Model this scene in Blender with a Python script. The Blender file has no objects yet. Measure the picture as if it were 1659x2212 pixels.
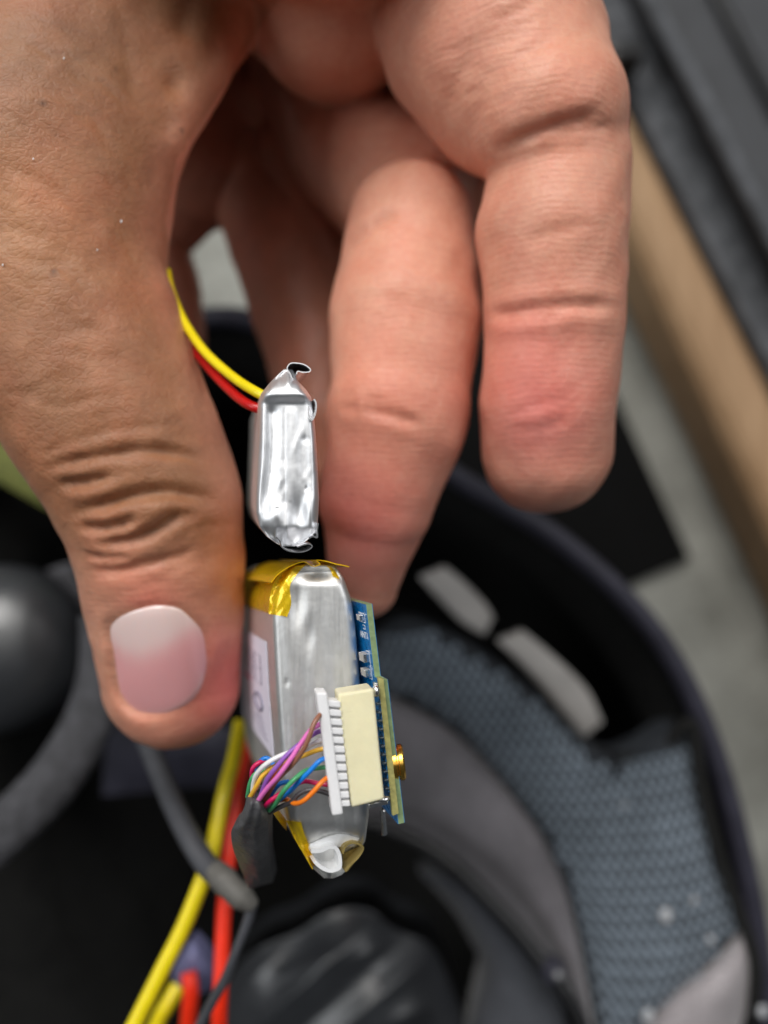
import bpy, math, random
import numpy as np
from mathutils import Vector, Matrix

rng = np.random.RandomState(7)
random.seed(7)
SC = bpy.context.scene
COL = SC.collection

# ------------------------------------------------------------------ camera, light, exposure
H = 0.395            # camera height above the floor (metres)
F = 1736.0          # focal length in units of the 1659 x 2212 reference grid
CU, CV = 829.5, 1106.0

cam_d = bpy.data.cameras.new('camera')
cam = bpy.data.objects.new('camera', cam_d)
COL.objects.link(cam)
cam.location = (0, 0, H)
cam_d.sensor_fit = 'VERTICAL'
cam_d.sensor_height = 9.8
cam_d.sensor_width = 7.35
cam_d.lens = 9.8 * F / 2212.0
cam_d.clip_start = 0.005
cam_d.clip_end = 50
cam_d.dof.use_dof = True
cam_d.dof.focus_distance = 0.106
cam_d.dof.aperture_fstop = 2.05
SC.camera = cam

w = bpy.data.worlds.new('World'); SC.world = w; w.use_nodes = True
bg = w.node_tree.nodes['Background']
bg.inputs[0].default_value = (0.86, 0.93, 1.0, 1)
bg.inputs[1].default_value = 0.05

def area(name, loc, target, size, power, color):
    l = bpy.data.lights.new(name, 'AREA'); l.shape = 'RECTANGLE'
    l.size, l.size_y = size; l.energy = power; l.color = color
    o = bpy.data.objects.new(name, l); COL.objects.link(o)
    o.location = loc
    o.rotation_euler = (Vector(target) - Vector(loc)).to_track_quat('-Z', 'Y').to_euler()
    return o
# the room's ceiling light, up and behind the head of the picture, and the window's soft light
area('ceiling_lamp', (-0.30, 0.95, 1.25), (0, 0.02, 0.28), (0.8, 0.6), 17, (1.0, 0.975, 0.94))
area('right_ceiling_lamp', (0.85, 0.45, 1.10), (0, 0, 0.28), (0.6, 0.6), 4.2, (0.98, 0.99, 1.0))
area('left_window', (-0.98, 0.12, 1.00), (0, 0, 0.28), (0.6, 0.6), 4.0, (0.95, 0.98, 1.0))
area('foil_fill_light', (0.05, 0.60, 1.90), (0, 0, 0.28), (0.8, 0.8), 2.2, (1.0, 0.99, 0.97))  # added fill light, gives the foil ends something bright to reflect

SC.view_settings.view_transform = 'Standard'
SC.view_settings.look = 'None'
SC.view_settings.exposure = 0.03
SC.view_settings.gamma = 1.0
SC.render.engine = 'CYCLES'
SC.cycles.use_denoising = True
SC.cycles.max_bounces = 6
SC.cycles.use_adaptive_sampling = True
SC.cycles.adaptive_threshold = 0.02
SC.cycles.transparent_max_bounces = 12
SC.cycles.sample_clamp_indirect = 6.0

# ------------------------------------------------------------------ helpers
def P(u, v, d):
    """reference-grid point at a depth of d millimetres -> millimetres in the camera's frame"""
    return np.array([(u - CU) / F * d, (CV - v) / F * d, -d], dtype=float)

def srgb(r, g, b):
    f = lambda c: (c / 255 / 12.92) if c / 255 <= 0.04045 else ((c / 255 + 0.055) / 1.055) ** 2.4
    return (f(r), f(g), f(b))

def root(name, label, cat, at, group=None):
    o = bpy.data.objects.new(name, None); COL.objects.link(o)
    o.empty_display_size = 0.005
    o.location = Vector(at) / 1000 + Vector((0, 0, H))
    o['label'] = label; o['category'] = cat
    if group: o['group'] = group
    return o

def world_loc(o):
    l = Vector(o.location)
    while o.parent is not None:
        o = o.parent
        l += Vector(o.location)
    return l

def mk(name, V, faces, mat, parent=None, smooth=True, label=None, cat=None, group=None, kind=None, sharp=None):
    V = np.asarray(V, dtype=float) / 1000.0
    V = V + np.array([0, 0, H])
    c = (V.min(0) + V.max(0)) / 2
    me = bpy.data.meshes.new(name)
    if isinstance(faces, np.ndarray): faces = faces.tolist()
    me.from_pydata((V - c).tolist(), [], faces)
    me.validate(); me.update()
    if smooth:
        me.polygons.foreach_set('use_smooth', np.ones(len(me.polygons), dtype=bool))
        if sharp is not None:
            me.set_sharp_from_angle(angle=math.radians(sharp))
    o = bpy.data.objects.new(name, me); COL.objects.link(o)
    if mat is not None: me.materials.append(mat)
    if parent is not None:
        o.parent = parent
        o.location = Vector(c) - world_loc(parent)
    else:
        o.location = c
    if label: o['label'] = label
    if cat: o['category'] = cat
    if group: o['group'] = group
    if kind: o['kind'] = kind
    return o

def catmull(pts, n=8, closed=False):
    pts = np.asarray(pts, dtype=float)
    m = len(pts); out = []
    segs = m if closed else m - 1
    for i in range(segs):
        if closed:
            p0, p1, p2, p3 = pts[(i - 1) % m], pts[i], pts[(i + 1) % m], pts[(i + 2) % m]
        else:
            p1, p2 = pts[i], pts[i + 1]
            p0 = pts[i - 1] if i > 0 else 2 * p1 - p2
            p3 = pts[i + 2] if i + 2 < m else 2 * p2 - p1
        for k in range(n):
            t = k / n
            out.append(0.5 * ((2 * p1) + (-p0 + p2) * t + (2 * p0 - 5 * p1 + 4 * p2 - p3) * t * t + (-p0 + 3 * p1 - 3 * p2 + p3) * t ** 3))
    if not closed: out.append(pts[-1])
    return np.array(out)

def tube_geo(path, r, seg=12, closed=False, flat=1.0, cap=True):
    """path: mm points; r: radius or list of radii; flat squashes the section along its second axis"""
    path = np.asarray(path, float); n = len(path)
    r = np.full(n, r, float) if np.isscalar(r) else np.interp(np.linspace(0, 1, n), np.linspace(0, 1, len(r)), r)
    if closed:
        T = np.roll(path, -1, 0) - np.roll(path, 1, 0)
    else:
        T = np.gradient(path, axis=0)
    T /= np.linalg.norm(T, axis=1)[:, None] + 1e-9
    ref = np.array([0, 0, 1.0])
    V = []
    for i in range(n):
        a = np.cross(T[i], ref)
        if np.linalg.norm(a) < 0.15: a = np.cross(T[i], np.array([0, 1.0, 0]))
        a /= np.linalg.norm(a); b = np.cross(a, T[i])
        for k in range(seg):
            th = 2 * math.pi * k / seg
            V.append(path[i] + r[i] * (math.cos(th) * a + flat * math.sin(th) * b))
    Fc = []
    m = n if closed else n - 1
    for i in range(m):
        j = (i + 1) % n
        for k in range(seg):
            k2 = (k + 1) % seg
            Fc.append([i * seg + k, i * seg + k2, j * seg + k2, j * seg + k])
    if cap and not closed:
        Fc.append(list(range(seg))[::-1]); Fc.append([(n - 1) * seg + k for k in range(seg)])
    return np.array(V), Fc

def tube(name, pts, r, mat, parent=None, n=8, seg=12, closed=False, flat=1.0, **kw):
    path = catmull([P(*p) for p in pts], n, closed)
    V, Fc = tube_geo(path, r, seg, closed, flat)
    return mk(name, V, Fc, mat, parent, sharp=60, **kw)

def solid_grid(G, off):
    """G: (m,n,3) top surface in mm; off: (3,) offset of the underside -> closed solid"""
    m, n = G.shape[:2]
    top = G.reshape(-1, 3); bot = (G + np.asarray(off)).reshape(-1, 3)
    V = np.vstack([top, bot]); N = m * n; Fc = []
    for i in range(m - 1):
        for j in range(n - 1):
            a = i * n + j
            Fc.append([a, a + 1, a + n + 1, a + n])
            Fc.append([N + a, N + a + n, N + a + n + 1, N + a + 1])
    def wall(i0, i1): Fc.append([i0, N + i0, N + i1, i1])
    for j in range(n - 1):
        wall(j + 1, j); wall((m - 1) * n + j, (m - 1) * n + j + 1)
    for i in range(m - 1):
        wall(i * n, (i + 1) * n); wall((i + 1) * n + n - 1, i * n + n - 1)
    # make sure that the top faces the camera (+z)
    q = Fc[0]; nn = np.cross(V[q[1]] - V[q[0]], V[q[2]] - V[q[0]])
    mid = Fc[(m // 2) * (n - 1) * 2 + (n // 2) * 2]
    nn = np.cross(V[mid[1]] - V[mid[0]], V[mid[2]] - V[mid[0]])
    if nn[2] < 0: Fc = [f[::-1] for f in Fc]
    return V, Fc

def resample(pts, n):
    pts = np.asarray(pts, float)
    c = catmull(pts, 12)
    L = np.r_[0, np.cumsum(np.linalg.norm(np.diff(c[:, :2], axis=0), axis=1))]
    return np.array([[np.interp(x, L, c[:, k]) for k in range(c.shape[1])] for x in np.linspace(0, L[-1], n)])

def pad_grid(A, B, n_t, n_s, puff, power=3.0, endpow=6.0, wrinkle=0.0, seed=0):
    """padded strip between two edge curves A and B of (u, v, d); bulges by puff mm towards the camera"""
    A = resample(A, n_t); B = resample(B, n_t)
    G = np.zeros((n_t, n_s, 3))
    r = np.random.RandomState(seed); ph = r.rand(8) * 6.28; fr = r.rand(8) * 5 + 2
    for i in range(n_t):
        t = i / (n_t - 1)
        for j in range(n_s):
            s = j / (n_s - 1)
            q = A[i] * (1 - s) + B[i] * s
            bul = (1 - abs(2 * s - 1) ** power) * (1 - abs(2 * t - 1) ** endpow)
            wv = 0
            if wrinkle:
                wv = sum(math.sin(fr[k] * (s * math.cos(ph[k]) + 1.6 * t * math.sin(ph[k])) * 2.2 + ph[k]) for k in range(8)) / 8 * wrinkle * bul
            G[i, j] = P(q[0], q[1], q[2] - puff * bul - wv)
    return G

def pad(name, A, B, puff, thick, mat, parent=None, n_t=36, n_s=18, power=3.0, endpow=6.0, wrinkle=0.0, seed=0, **kw):
    V, Fc = solid_grid(pad_grid(A, B, n_t, n_s, puff, power, endpow, wrinkle, seed), (0, 0, -thick))
    return mk(name, V, Fc, mat, parent, sharp=70, **kw)

def box_geo(x0, x1, y0, y1, z0, z1):
    V = [(x, y, z) for z in (z0, z1) for y in (y0, y1) for x in (x0, x1)]
    Fc = [[0, 2, 3, 1], [4, 5, 7, 6], [0, 1, 5, 4], [2, 6, 7, 3], [0, 4, 6, 2], [1, 3, 7, 5]]
    return np.array(V, float), Fc

def frame_box(o, ex, ey, ez, a, b, c):
    """box spanned by three unit axes from o with extents a,b,c given as (lo, hi)"""
    V, Fc = box_geo(a[0], a[1], b[0], b[1], c[0], c[1])
    V = o + V[:, :1] * ex + V[:, 1:2] * ey + V[:, 2:3] * ez
    if np.dot(np.cross(ex, ey), ez) < 0: Fc = [f[::-1] for f in Fc]
    return V, Fc

def join(geos):
    V, Fc, n = [], [], 0
    for v, f in geos:
        V.append(np.asarray(v)); Fc += [[i + n for i in q] for q in f]; n += len(v)
    return np.vstack(V), Fc

def bevel(o, wmm, seg=2):
    m = o.modifiers.new('bevel', 'BEVEL'); m.width = wmm / 1000; m.segments = seg; m.limit_method = 'ANGLE'; m.angle_limit = math.radians(40)
    return o

# ------------------------------------------------------------------ materials
class N:
    def __init__(s, name):
        s.m = bpy.data.materials.new(name); s.m.use_nodes = True
        s.t = s.m.node_tree; s.b = s.t.nodes['Principled BSDF']
        s.co = s.t.nodes.new('ShaderNodeTexCoord')
    def node(s, typ, **kw):
        n = s.t.nodes.new(typ)
        for k, v in kw.items(): setattr(n, k, v)
        return n
    def link(s, a, b): s.t.links.new(a, b)
    def noise(s, scale, detail=4, rough=0.55, src=None):
        n = s.node('ShaderNodeTexNoise'); n.inputs['Scale'].default_value = scale
        n.inputs['Detail'].default_value = detail; n.inputs['Roughness'].default_value = rough
        s.link(src if src is not None else s.co.outputs['Object'], n.inputs['Vector'])
        return n.outputs['Fac']
    def vor(s, scale, feature='F1', src=None):
        n = s.node('ShaderNodeTexVoronoi', feature=feature); n.inputs['Scale'].default_value = scale
        s.link(src if src is not None else s.co.outputs['Object'], n.inputs['Vector'])
        return n.outputs['Distance']
    def ramp(s, fac, stops):
        n = s.node('ShaderNodeValToRGB'); e = n.color_ramp.elements
        while len(e) < len(stops): e.new(0.5)
        for i, (p, c) in enumerate(stops):
            e[i].position = p; e[i].color = (*c, 1) if len(c) == 3 else c
        s.link(fac, n.inputs['Fac']); return n.outputs['Color']
    def mix(s, fac, a, b, blend='MIX'):
        n = s.node('ShaderNodeMix', data_type='RGBA', blend_type=blend)
        for inp, val in ((n.inputs[0], fac), (n.inputs[6], a), (n.inputs[7], b)):
            if isinstance(val, (int, float)): inp.default_value = val
            elif isinstance(val, tuple): inp.default_value = (*val, 1) if len(val) == 3 else val
            else: s.link(val, inp)
        return n.outputs[2]
    def math(s, op, a, b=0.5):
        n = s.node('ShaderNodeMath', operation=op)
        for inp, val in ((n.inputs[0], a), (n.inputs[1], b)):
            if isinstance(val, (int, float)): inp.default_value = val
            else: s.link(val, inp)
        return n.outputs[0]
    def mapping(s, scale=(1, 1, 1), rot=(0, 0, 0)):
        n = s.node('ShaderNodeMapping'); n.inputs['Scale'].default_value = scale; n.inputs['Rotation'].default_value = rot
        s.link(s.co.outputs['Object'], n.inputs['Vector']); return n.outputs[0]
    def bump(s, h, dist_mm, strength=1.0):
        n = s.node('ShaderNodeBump'); n.inputs['Distance'].default_value = dist_mm / 1000; n.inputs['Strength'].default_value = strength
        s.link(h, n.inputs['Height'])
        prev = s.b.inputs['Normal'].links
        if prev: s.link(prev[0].from_socket, n.inputs['Normal'])
        s.link(n.outputs[0], s.b.inputs['Normal'])
    def set(s, **kw):
        for k, v in kw.items():
            i = s.b.inputs[k.replace('_', ' ')]
            if isinstance(v, (int, float)): i.default_value = v
            elif isinstance(v, tuple): i.default_value = (*v, 1) if (len(v) == 3 and i.type == 'RGBA') else v
            else: s.link(v, i)

def simple(name, col, rough=0.5, metal=0.0, var=0.12, nscale=400, bscale=None, bmm=0.05, **kw):
    n = N(name)
    f = n.noise(nscale, 5)
    lo = tuple(c * (1 - var) for c in col); hi = tuple(min(1, c * (1 + var)) for c in col)
    n.set(Base_Color=n.ramp(f, [(0.3, lo), (0.7, hi)]), Metallic=metal)
    rf = n.node('ShaderNodeMapRange'); rf.inputs[3].default_value = max(0, rough - 0.08); rf.inputs[4].default_value = min(1, rough + 0.08)
    n.link(f, rf.inputs[0]); n.set(Roughness=rf.outputs[0])
    if bscale: n.bump(n.noise(bscale, 4), bmm)
    if kw: n.set(**kw)
    return n.m

def foil_mat(name, col, rough, streak=True, warm=None):
    n = N(name)
    f = n.noise(300, 3)
    c = n.ramp(f, [(0.3, tuple(x * 0.9 for x in col)), (0.75, col)])
    n.set(Base_Color=c, Metallic=1.0)
    st = n.noise(1.0, 3, 0.6, n.mapping((2600, 160, 260)))
    rr = n.node('ShaderNodeMapRange'); rr.inputs[3].default_value = rough - 0.06; rr.inputs[4].default_value = rough + 0.12
    n.link(st, rr.inputs[0]); n.set(Roughness=rr.outputs[0])
    if streak: n.bump(st, 0.012)
    n.bump(n.noise(420, 2), 0.06)
    return n.m

M = {}
M['foil'] = foil_mat('aluminium_foil', (0.93, 0.94, 0.96), 0.45)
M['foil2'] = foil_mat('brushed_foil', (0.87, 0.87, 0.86), 0.46)
M['foil_edge'] = simple('foil_cut_edge', (0.92, 0.92, 0.94), 0.25, 1.0, 0.05)
def kapton():
    n = N('amber_tape')
    f = n.noise(500, 4)
    n.set(Base_Color=n.ramp(f, [(0.3, (0.95, 0.52, 0.006)), (0.7, (1.0, 0.70, 0.015))]), Roughness=0.25, Transmission_Weight=0.3, IOR=1.25)
    n.set(Coat_Weight=0.6, Coat_Roughness=0.1)
    n.bump(n.noise(500, 3), 0.15)
    return n.m
M['tape'] = kapton()
M['tape_foil'] = simple('amber_tape_on_foil', (1.0, 0.62, 0.012), 0.28, 0.4, 0.12, 500, 300, 0.10, Coat_Weight=0.5)
M['paper'] = simple('white_paper', srgb(236, 233, 248), 0.6, 0, 0.04, 700)
M['ink'] = simple('grey_ink', (0.22, 0.21, 0.30), 0.7)
M['ink_pink'] = simple('pink_ink', (0.75, 0.35, 0.5), 0.7)
M['pcb'] = simple('blue_solder_mask', srgb(16, 112, 178), 0.28, 0, 0.15, 900, 2500, 0.02, Coat_Weight=0.4)
M['fr4'] = simple('board_edge', srgb(128, 150, 108), 0.6, 0, 0.2, 1500, 2500, 0.05)
M['fr4y'] = simple('board_edge_yellowish', srgb(160, 155, 95), 0.6, 0, 0.25, 1500, 2500, 0.05)
M['ivory'] = simple('ivory_plastic', srgb(236, 228, 190), 0.45, 0, 0.05, 300, 1200, 0.03, Subsurface_Weight=0.2, Subsurface_Radius=(0.002, 0.0016, 0.001), Subsurface_Scale=1.0)
M['nylon'] = simple('white_nylon', srgb(238, 238, 240), 0.4, 0, 0.03, 300, 1500, 0.03, Subsurface_Weight=0.3, Subsurface_Radius=(0.002, 0.002, 0.002), Subsurface_Scale=1.0)
M['solder'] = simple('solder', (0.85, 0.85, 0.86), 0.22, 1.0, 0.08, 1500, 1500, 0.08)
M['pin'] = simple('dark_pin', (0.10, 0.13, 0.15), 0.4, 0.6)
M['chip'] = simple('ceramic_chip', srgb(196, 192, 186), 0.5, 0.2)
M['silk'] = simple('white_print', (0.85, 0.88, 0.9), 0.6)
M['gold'] = simple('gold_plating', (0.95, 0.55, 0.10), 0.25, 1.0, 0.08, 900)
M['film'] = simple('white_film', (0.86, 0.87, 0.88), 0.3, 0.0, 0.05, 300, 700, 0.1, Coat_Weight=0.3)
M['beige'] = simple('beige_inner_film', srgb(170, 150, 90), 0.4, 0.3, 0.2, 500, 600, 0.2)
M['tape_black'] = simple('dark_grey_tape', (0.075, 0.075, 0.08), 0.42, 0, 0.25, 500, 700, 0.25)
def wire(name, col): return simple(name, col, 0.38, 0, 0.06, 500, 900, 0.03, Coat_Weight=0.15)
WC = {'brown': srgb(150, 100, 78), 'pink': srgb(235, 120, 200), 'purple': srgb(150, 95, 190), 'white': srgb(240, 240, 240),
      'amber': srgb(245, 190, 60), 'blue': srgb(10, 125, 220), 'green': srgb(70, 160, 105), 'orange': srgb(250, 130, 25),
      'crimson': srgb(205, 20, 90), 'black': srgb(70, 66, 68), 'yellow': srgb(236, 214, 16), 'red': srgb(238, 46, 10), 'deepred': srgb(190, 8, 12)}
for k, c in WC.items(): M['w_' + k] = wire(k + '_insulation', c)
M['grey_cable'] = simple('grey_cable_jacket', (0.055, 0.057, 0.066), 0.5, 0, 0.15, 300)
M['warm_grey'] = simple('warm_grey_sleeve', (0.11, 0.105, 0.095), 0.6, 0, 0.2, 300, 500, 0.3)

def skin_mat():
    n = N('skin')
    a = n.node('ShaderNodeAttribute', attribute_name='Col')
    fine = n.noise(900, 6, 0.6); mid = n.noise(180, 5, 0.6)
    c = n.mix(0.22, a.outputs['Color'], n.ramp(mid, [(0.3, (0.30, 0.22, 0.20)), (0.7, (0.72, 0.70, 0.70))]), 'OVERLAY')
    blotch = n.noise(75, 4, 0.6)
    c = n.mix(0.30, c, n.ramp(blotch, [(0.35, (0.40, 0.50, 0.52)), (0.5, (0.5, 0.5, 0.5)), (0.68, (0.66, 0.47, 0.45))]), 'OVERLAY')
    c = n.mix(0.16, c, n.ramp(fine, [(0.3, (0.25, 0.2, 0.2)), (0.75, (0.75, 0.75, 0.75))]), 'OVERLAY')
    n.set(Base_Color=c, Roughness=0.43, Subsurface_Weight=0.25, Subsurface_Radius=(0.0032, 0.0012, 0.0007), Subsurface_Scale=1.0, IOR=1.4)
    n.set(Specular_IOR_Level=0.5)
    k = n.node('ShaderNodeAttribute', attribute_name='back')
    # fine lozenge lines of the back of the hand
    warp = n.node('ShaderNodeVectorMath', operation='MULTIPLY_ADD')
    wn = n.node('ShaderNodeTexNoise'); wn.inputs['Scale'].default_value = 120; n.link(n.co.outputs['Object'], wn.inputs['Vector'])
    n.link(wn.outputs['Color'], warp.inputs[0]); warp.inputs[1].default_value = (0.004, 0.004, 0.004); n.link(n.mapping((1, 1.5, 1), (0, 0, 0.5)), warp.inputs[2])
    v1 = n.vor(720, 'DISTANCE_TO_EDGE', warp.outputs[0]); v2 = n.vor(1600, 'DISTANCE_TO_EDGE', warp.outputs[0])
    e = n.math('ADD', n.math('MINIMUM', v1, 0.16), n.math('MULTIPLY', n.math('MINIMUM', v2, 0.16), 0.6))
    n.bump(n.math('MULTIPLY', e, k.outputs['Fac']), 0.19)
    # papillary ridges of the palm side
    wv = n.node('ShaderNodeTexWave', bands_direction='Y'); wv.inputs['Scale'].default_value = 330; wv.inputs['Distortion'].default_value = 9
    wv.inputs['Detail'].default_value = 1.5; wv.inputs['Detail Scale'].default_value = 0.35
    n.link(n.co.outputs['Object'], wv.inputs['Vector'])
    inv = n.math('SUBTRACT', 1.0, k.outputs['Fac'])
    n.bump(n.math('MULTIPLY', wv.outputs['Fac'], inv), 0.02)
    n.bump(fine, 0.15)
    return n.m
M['skin'] = skin_mat()
def nail_mat():
    n = N('nail'); a = n.node('ShaderNodeAttribute', attribute_name='Col')
    n.set(Base_Color=a.outputs['Color'], Roughness=0.26, Subsurface_Weight=0.25, Subsurface_Radius=(0.002, 0.001, 0.0008), Subsurface_Scale=1.0, Coat_Weight=0.5, Coat_Roughness=0.15)
    n.bump(n.noise(1.0, 3, 0.6, n.mapping((900, 120, 200))), 0.05)
    return n.m
M['nail'] = nail_mat()

# background
def floor_mat():
    n = N('concrete')
    f = n.noise(22, 8, 0.65); g = n.noise(300, 4)
    c = n.ramp(f, [(0.3, (0.20, 0.20, 0.175)), (0.7, (0.42, 0.42, 0.38))])
    n.set(Base_Color=n.mix(0.2, c, n.ramp(g, [(0.3, (0.2, 0.2, 0.2)), (0.7, (0.8, 0.8, 0.8))]), 'OVERLAY'), Roughness=0.8)
    n.bump(g, 0.3); return n.m
M['floor'] = floor_mat()
def wood_mat():
    n = N('pine_wood')
    g = n.noise(1.0, 6, 0.6, n.mapping((220, 14, 220)))
    n.set(Base_Color=n.ramp(g, [(0.25, (0.32, 0.185, 0.09)), (0.55, (0.44, 0.275, 0.15)), (0.8, (0.52, 0.34, 0.20))]), Roughness=0.65)
    n.bump(g, 0.25); return n.m
M['wood'] = wood_mat()
M['black_sheet'] = simple('flat_black', (0.004, 0.004, 0.004), 0.8, 0, 0.3, 200, 500, 0.2, Specular_IOR_Level=0.12)
M['shell'] = simple('black_shell', (0.010, 0.010, 0.011), 0.35, 0, 0.2, 100)
M['foam_black'] = simple('black_foam', (0.010, 0.010, 0.0095), 0.8, 0, 0.3, 200, 900, 0.3, Specular_IOR_Level=0.25)
M['trim'] = simple('rubber_trim', (0.034, 0.033, 0.050), 0.55, 0, 0.2, 150, 500, 0.2)
M['eps'] = simple('pale_foam', (0.42, 0.40, 0.38), 0.7, 0, 0.12, 120, 700, 0.3)
M['gloss_black'] = simple('glossy_black_vinyl', (0.028, 0.030, 0.034), 0.36, 0, 0.3, 60, 160, 0.2, Specular_IOR_Level=1.0)
M['cable_black'] = simple('black_cable_jacket', (0.012, 0.012, 0.013), 0.4, 0, 0.2, 200, Specular_IOR_Level=0.6)
M['strap'] = simple('dark_webbing', (0.055, 0.055, 0.062), 0.75, 0, 0.45, 350, 900, 0.6)
M['case'] = simple('dark_grey_plastic', (0.040, 0.042, 0.047), 0.5, 0, 0.2, 60, 400, 0.2)
M['case_felt'] = simple('speckled_grey_felt', (0.10, 0.105, 0.115), 0.85, 0, 0.5, 130, 400, 0.8)
M['olive'] = simple('olive_webbing', (0.13, 0.14, 0.03), 0.8, 0, 0.2, 300)
M['lavender'] = simple('lavender_sleeve', (0.13, 0.13, 0.24), 0.5, 0, 0.2, 200)
M['steel'] = simple('dull_steel', (0.35, 0.35, 0.36), 0.45, 0.8)
M['lint'] = simple('white_lint', (0.45, 0.46, 0.48), 0.9)
def velour(name, col):
    n = N(name)
    f = n.noise(900, 5); g = n.noise(60, 4)
    c = n.ramp(g, [(0.3, tuple(x * 0.75 for x in col)), (0.7, tuple(x * 1.2 for x in col))])
    n.set(Base_Color=n.mix(0.35, c, n.ramp(f, [(0.3, (0.2, 0.2, 0.2)), (0.7, (0.8, 0.8, 0.8))]), 'OVERLAY'), Roughness=0.9)
    n.set(Sheen_Weight=0.5, Sheen_Roughness=0.4)
    n.bump(f, 0.4); return n.m
M['velour'] = velour('mauve_grey_velour', (0.16, 0.15, 0.162))
M['velour_light'] = velour('pale_grey_velour', (0.34, 0.31, 0.32))
M['velour_dark'] = velour('dark_grey_velour', (0.085, 0.09, 0.105))
M['mesh_fabric'] = velour('blue_grey_mesh_fabric', (0.165, 0.20, 0.24))
M['mesh_under'] = simple('mesh_backing', (0.020, 0.024, 0.030), 0.9)

# ------------------------------------------------------------------ the floor
V, Fc = box_geo(-700, 700, -700, 700, -H * 1000 - 20, -H * 1000)
mk('floor', V, Fc, M['floor'], kind='structure', smooth=False)
FLOOR = H * 1000
#--SPLIT-HAND--
# ------------------------------------------------------------------ the hand: one continuous surface
Hh = 0.6                                        # voxel size in mm
LO = np.array([-86.0, -52.0, -205.0]); HI = np.array([56.0, 150.0, -92.0])
dims = np.ceil((HI - LO) / Hh).astype(int)
axs = [LO[k] + Hh * np.arange(dims[k]) for k in range(3)]

def chain_sdf(chain, q=1.0):
    """field of a chain of round cones given as (u, v, d, radius on the grid)"""
    f = np.full(dims, 40.0, np.float32)
    pts = [(P(u, v, d), r * d / F) for u, v, d, r in chain]
    segs = list(zip(pts[:-1], pts[1:])) if len(pts) > 1 else [(pts[0], pts[0])]
    for (a, ra), (b, rb) in segs:
        R = max(ra, rb) + 10
        lo = np.minimum(a, b) - R; hi = np.maximum(a, b) + R
        i0 = np.clip(np.floor((lo - LO) / Hh).astype(int), 0, dims); i1 = np.clip(np.ceil((hi - LO) / Hh).astype(int), 0, dims)
        if np.any(i1 <= i0): continue
        X = axs[0][i0[0]:i1[0]][:, None, None]; Y = axs[1][i0[1]:i1[1]][None, :, None]; Z = axs[2][i0[2]:i1[2]][None, None, :]
        d = b - a; L = float(d @ d) + 1e-9
        t = np.clip(((X - a[0]) * d[0] + (Y - a[1]) * d[1] + (Z - a[2]) * d[2]) / L, 0, 1)
        g = np.sqrt((X - a[0] - t * d[0]) ** 2 + (Y - a[1] - t * d[1]) ** 2 + ((Z - a[2] - t * d[2]) / q) ** 2) - (ra + t * (rb - ra))
        sl = tuple(slice(i0[k], i1[k]) for k in range(3))
        f[sl] = np.minimum(f[sl], g.astype(np.float32))
    return f

def smin(a, b, k):
    h = np.maximum(k - np.abs(a - b), 0) / k
    return np.minimum(a, b) - h * h * k * 0.25

thumb = [(60, 380, 130, 292), (100, 620, 128, 262), (185, 800, 127, 234), (262, 950, 127, 213), (322, 1080, 128, 198),
         (347, 1200, 130, 180), (359, 1330, 133, 167), (370, 1466, 136, 148)]
mass = [(60, 380, 130, 292), (140, 60, 138, 330), (330, -330, 152, 390), (450, -900, 165, 330)]
web = [(450, -120, 142, 170), (405, 150, 133, 80), (360, 300, 128, 34)]
bulge = [(520, -330, 155, 280), (720, 14, 145, 190)]
idx_side = [(1268, 215, 127, 84), (1272, 330, 127, 82), (1262, 450, 129, 86)]
idx_q = [(1030, 100, 135, 195), (1082, 226, 132, 142)]
shade_bridge = [(300, -420, 128, 350), (600, -350, 116, 292), (800, -335, 118, 268)]  # unseen mass above the frame, shaped to cast shade into the palm
ring_web = [(640, 330, 180, 90), (704, 480, 178, 78), (716, 620, 176, 66)]
mid_web = [(820, 40, 172, 150), (890, 230, 166, 110), (960, 345, 160, 75), (1012, 430, 154, 84), (1030, 520, 154, 62), (1037, 620, 154, 50), (1040, 680, 155, 34)]
knuckle = [(760, -420, 165, 330), (900, -330, 158, 300)]
idx_p = [(900, -330, 152, 270), (1025, -60, 138, 245), (1095, 120, 130, 214), (1178, 245, 125, 172)]
idx_m = [(1208, 360, 127, 146), (1192, 500, 128, 163), (1198, 640, 129, 150)]
idx_d = [(1198, 712, 130, 145), (1182, 870, 133, 147), (1180, 970, 136, 140)]
mid_p = [(600, -60, 184, 150), (690, 180, 174, 128), (768, 320, 165, 146), (870, 425, 154, 148)]
mid_k = [(850, 320, 164, 105), (936, 395, 152, 92), (946, 520, 146, 90)]
mid_m = [(890, 490, 143, 138), (876, 690, 139, 166), (864, 850, 137, 150)]
mid_d = [(852, 935, 137, 146), (812, 1085, 138, 122), (785, 1262, 143, 74)]
ring = [(520, 200, 192, 120), (575, 440, 186, 108), (632, 580, 180, 118), (680, 740, 176, 112), (700, 900, 172, 98), (700, 1000, 172, 84)]
lump_a = [(600, 0, 190, 160), (576, 222, 182, 96)]
lump_b = [(500, 60, 192, 190), (432, 352, 186, 140)]
pinky = [(432, 352, 186, 120), (330, 520, 190, 74), (366, 640, 188, 70), (384, 740, 186, 62)]

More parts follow.
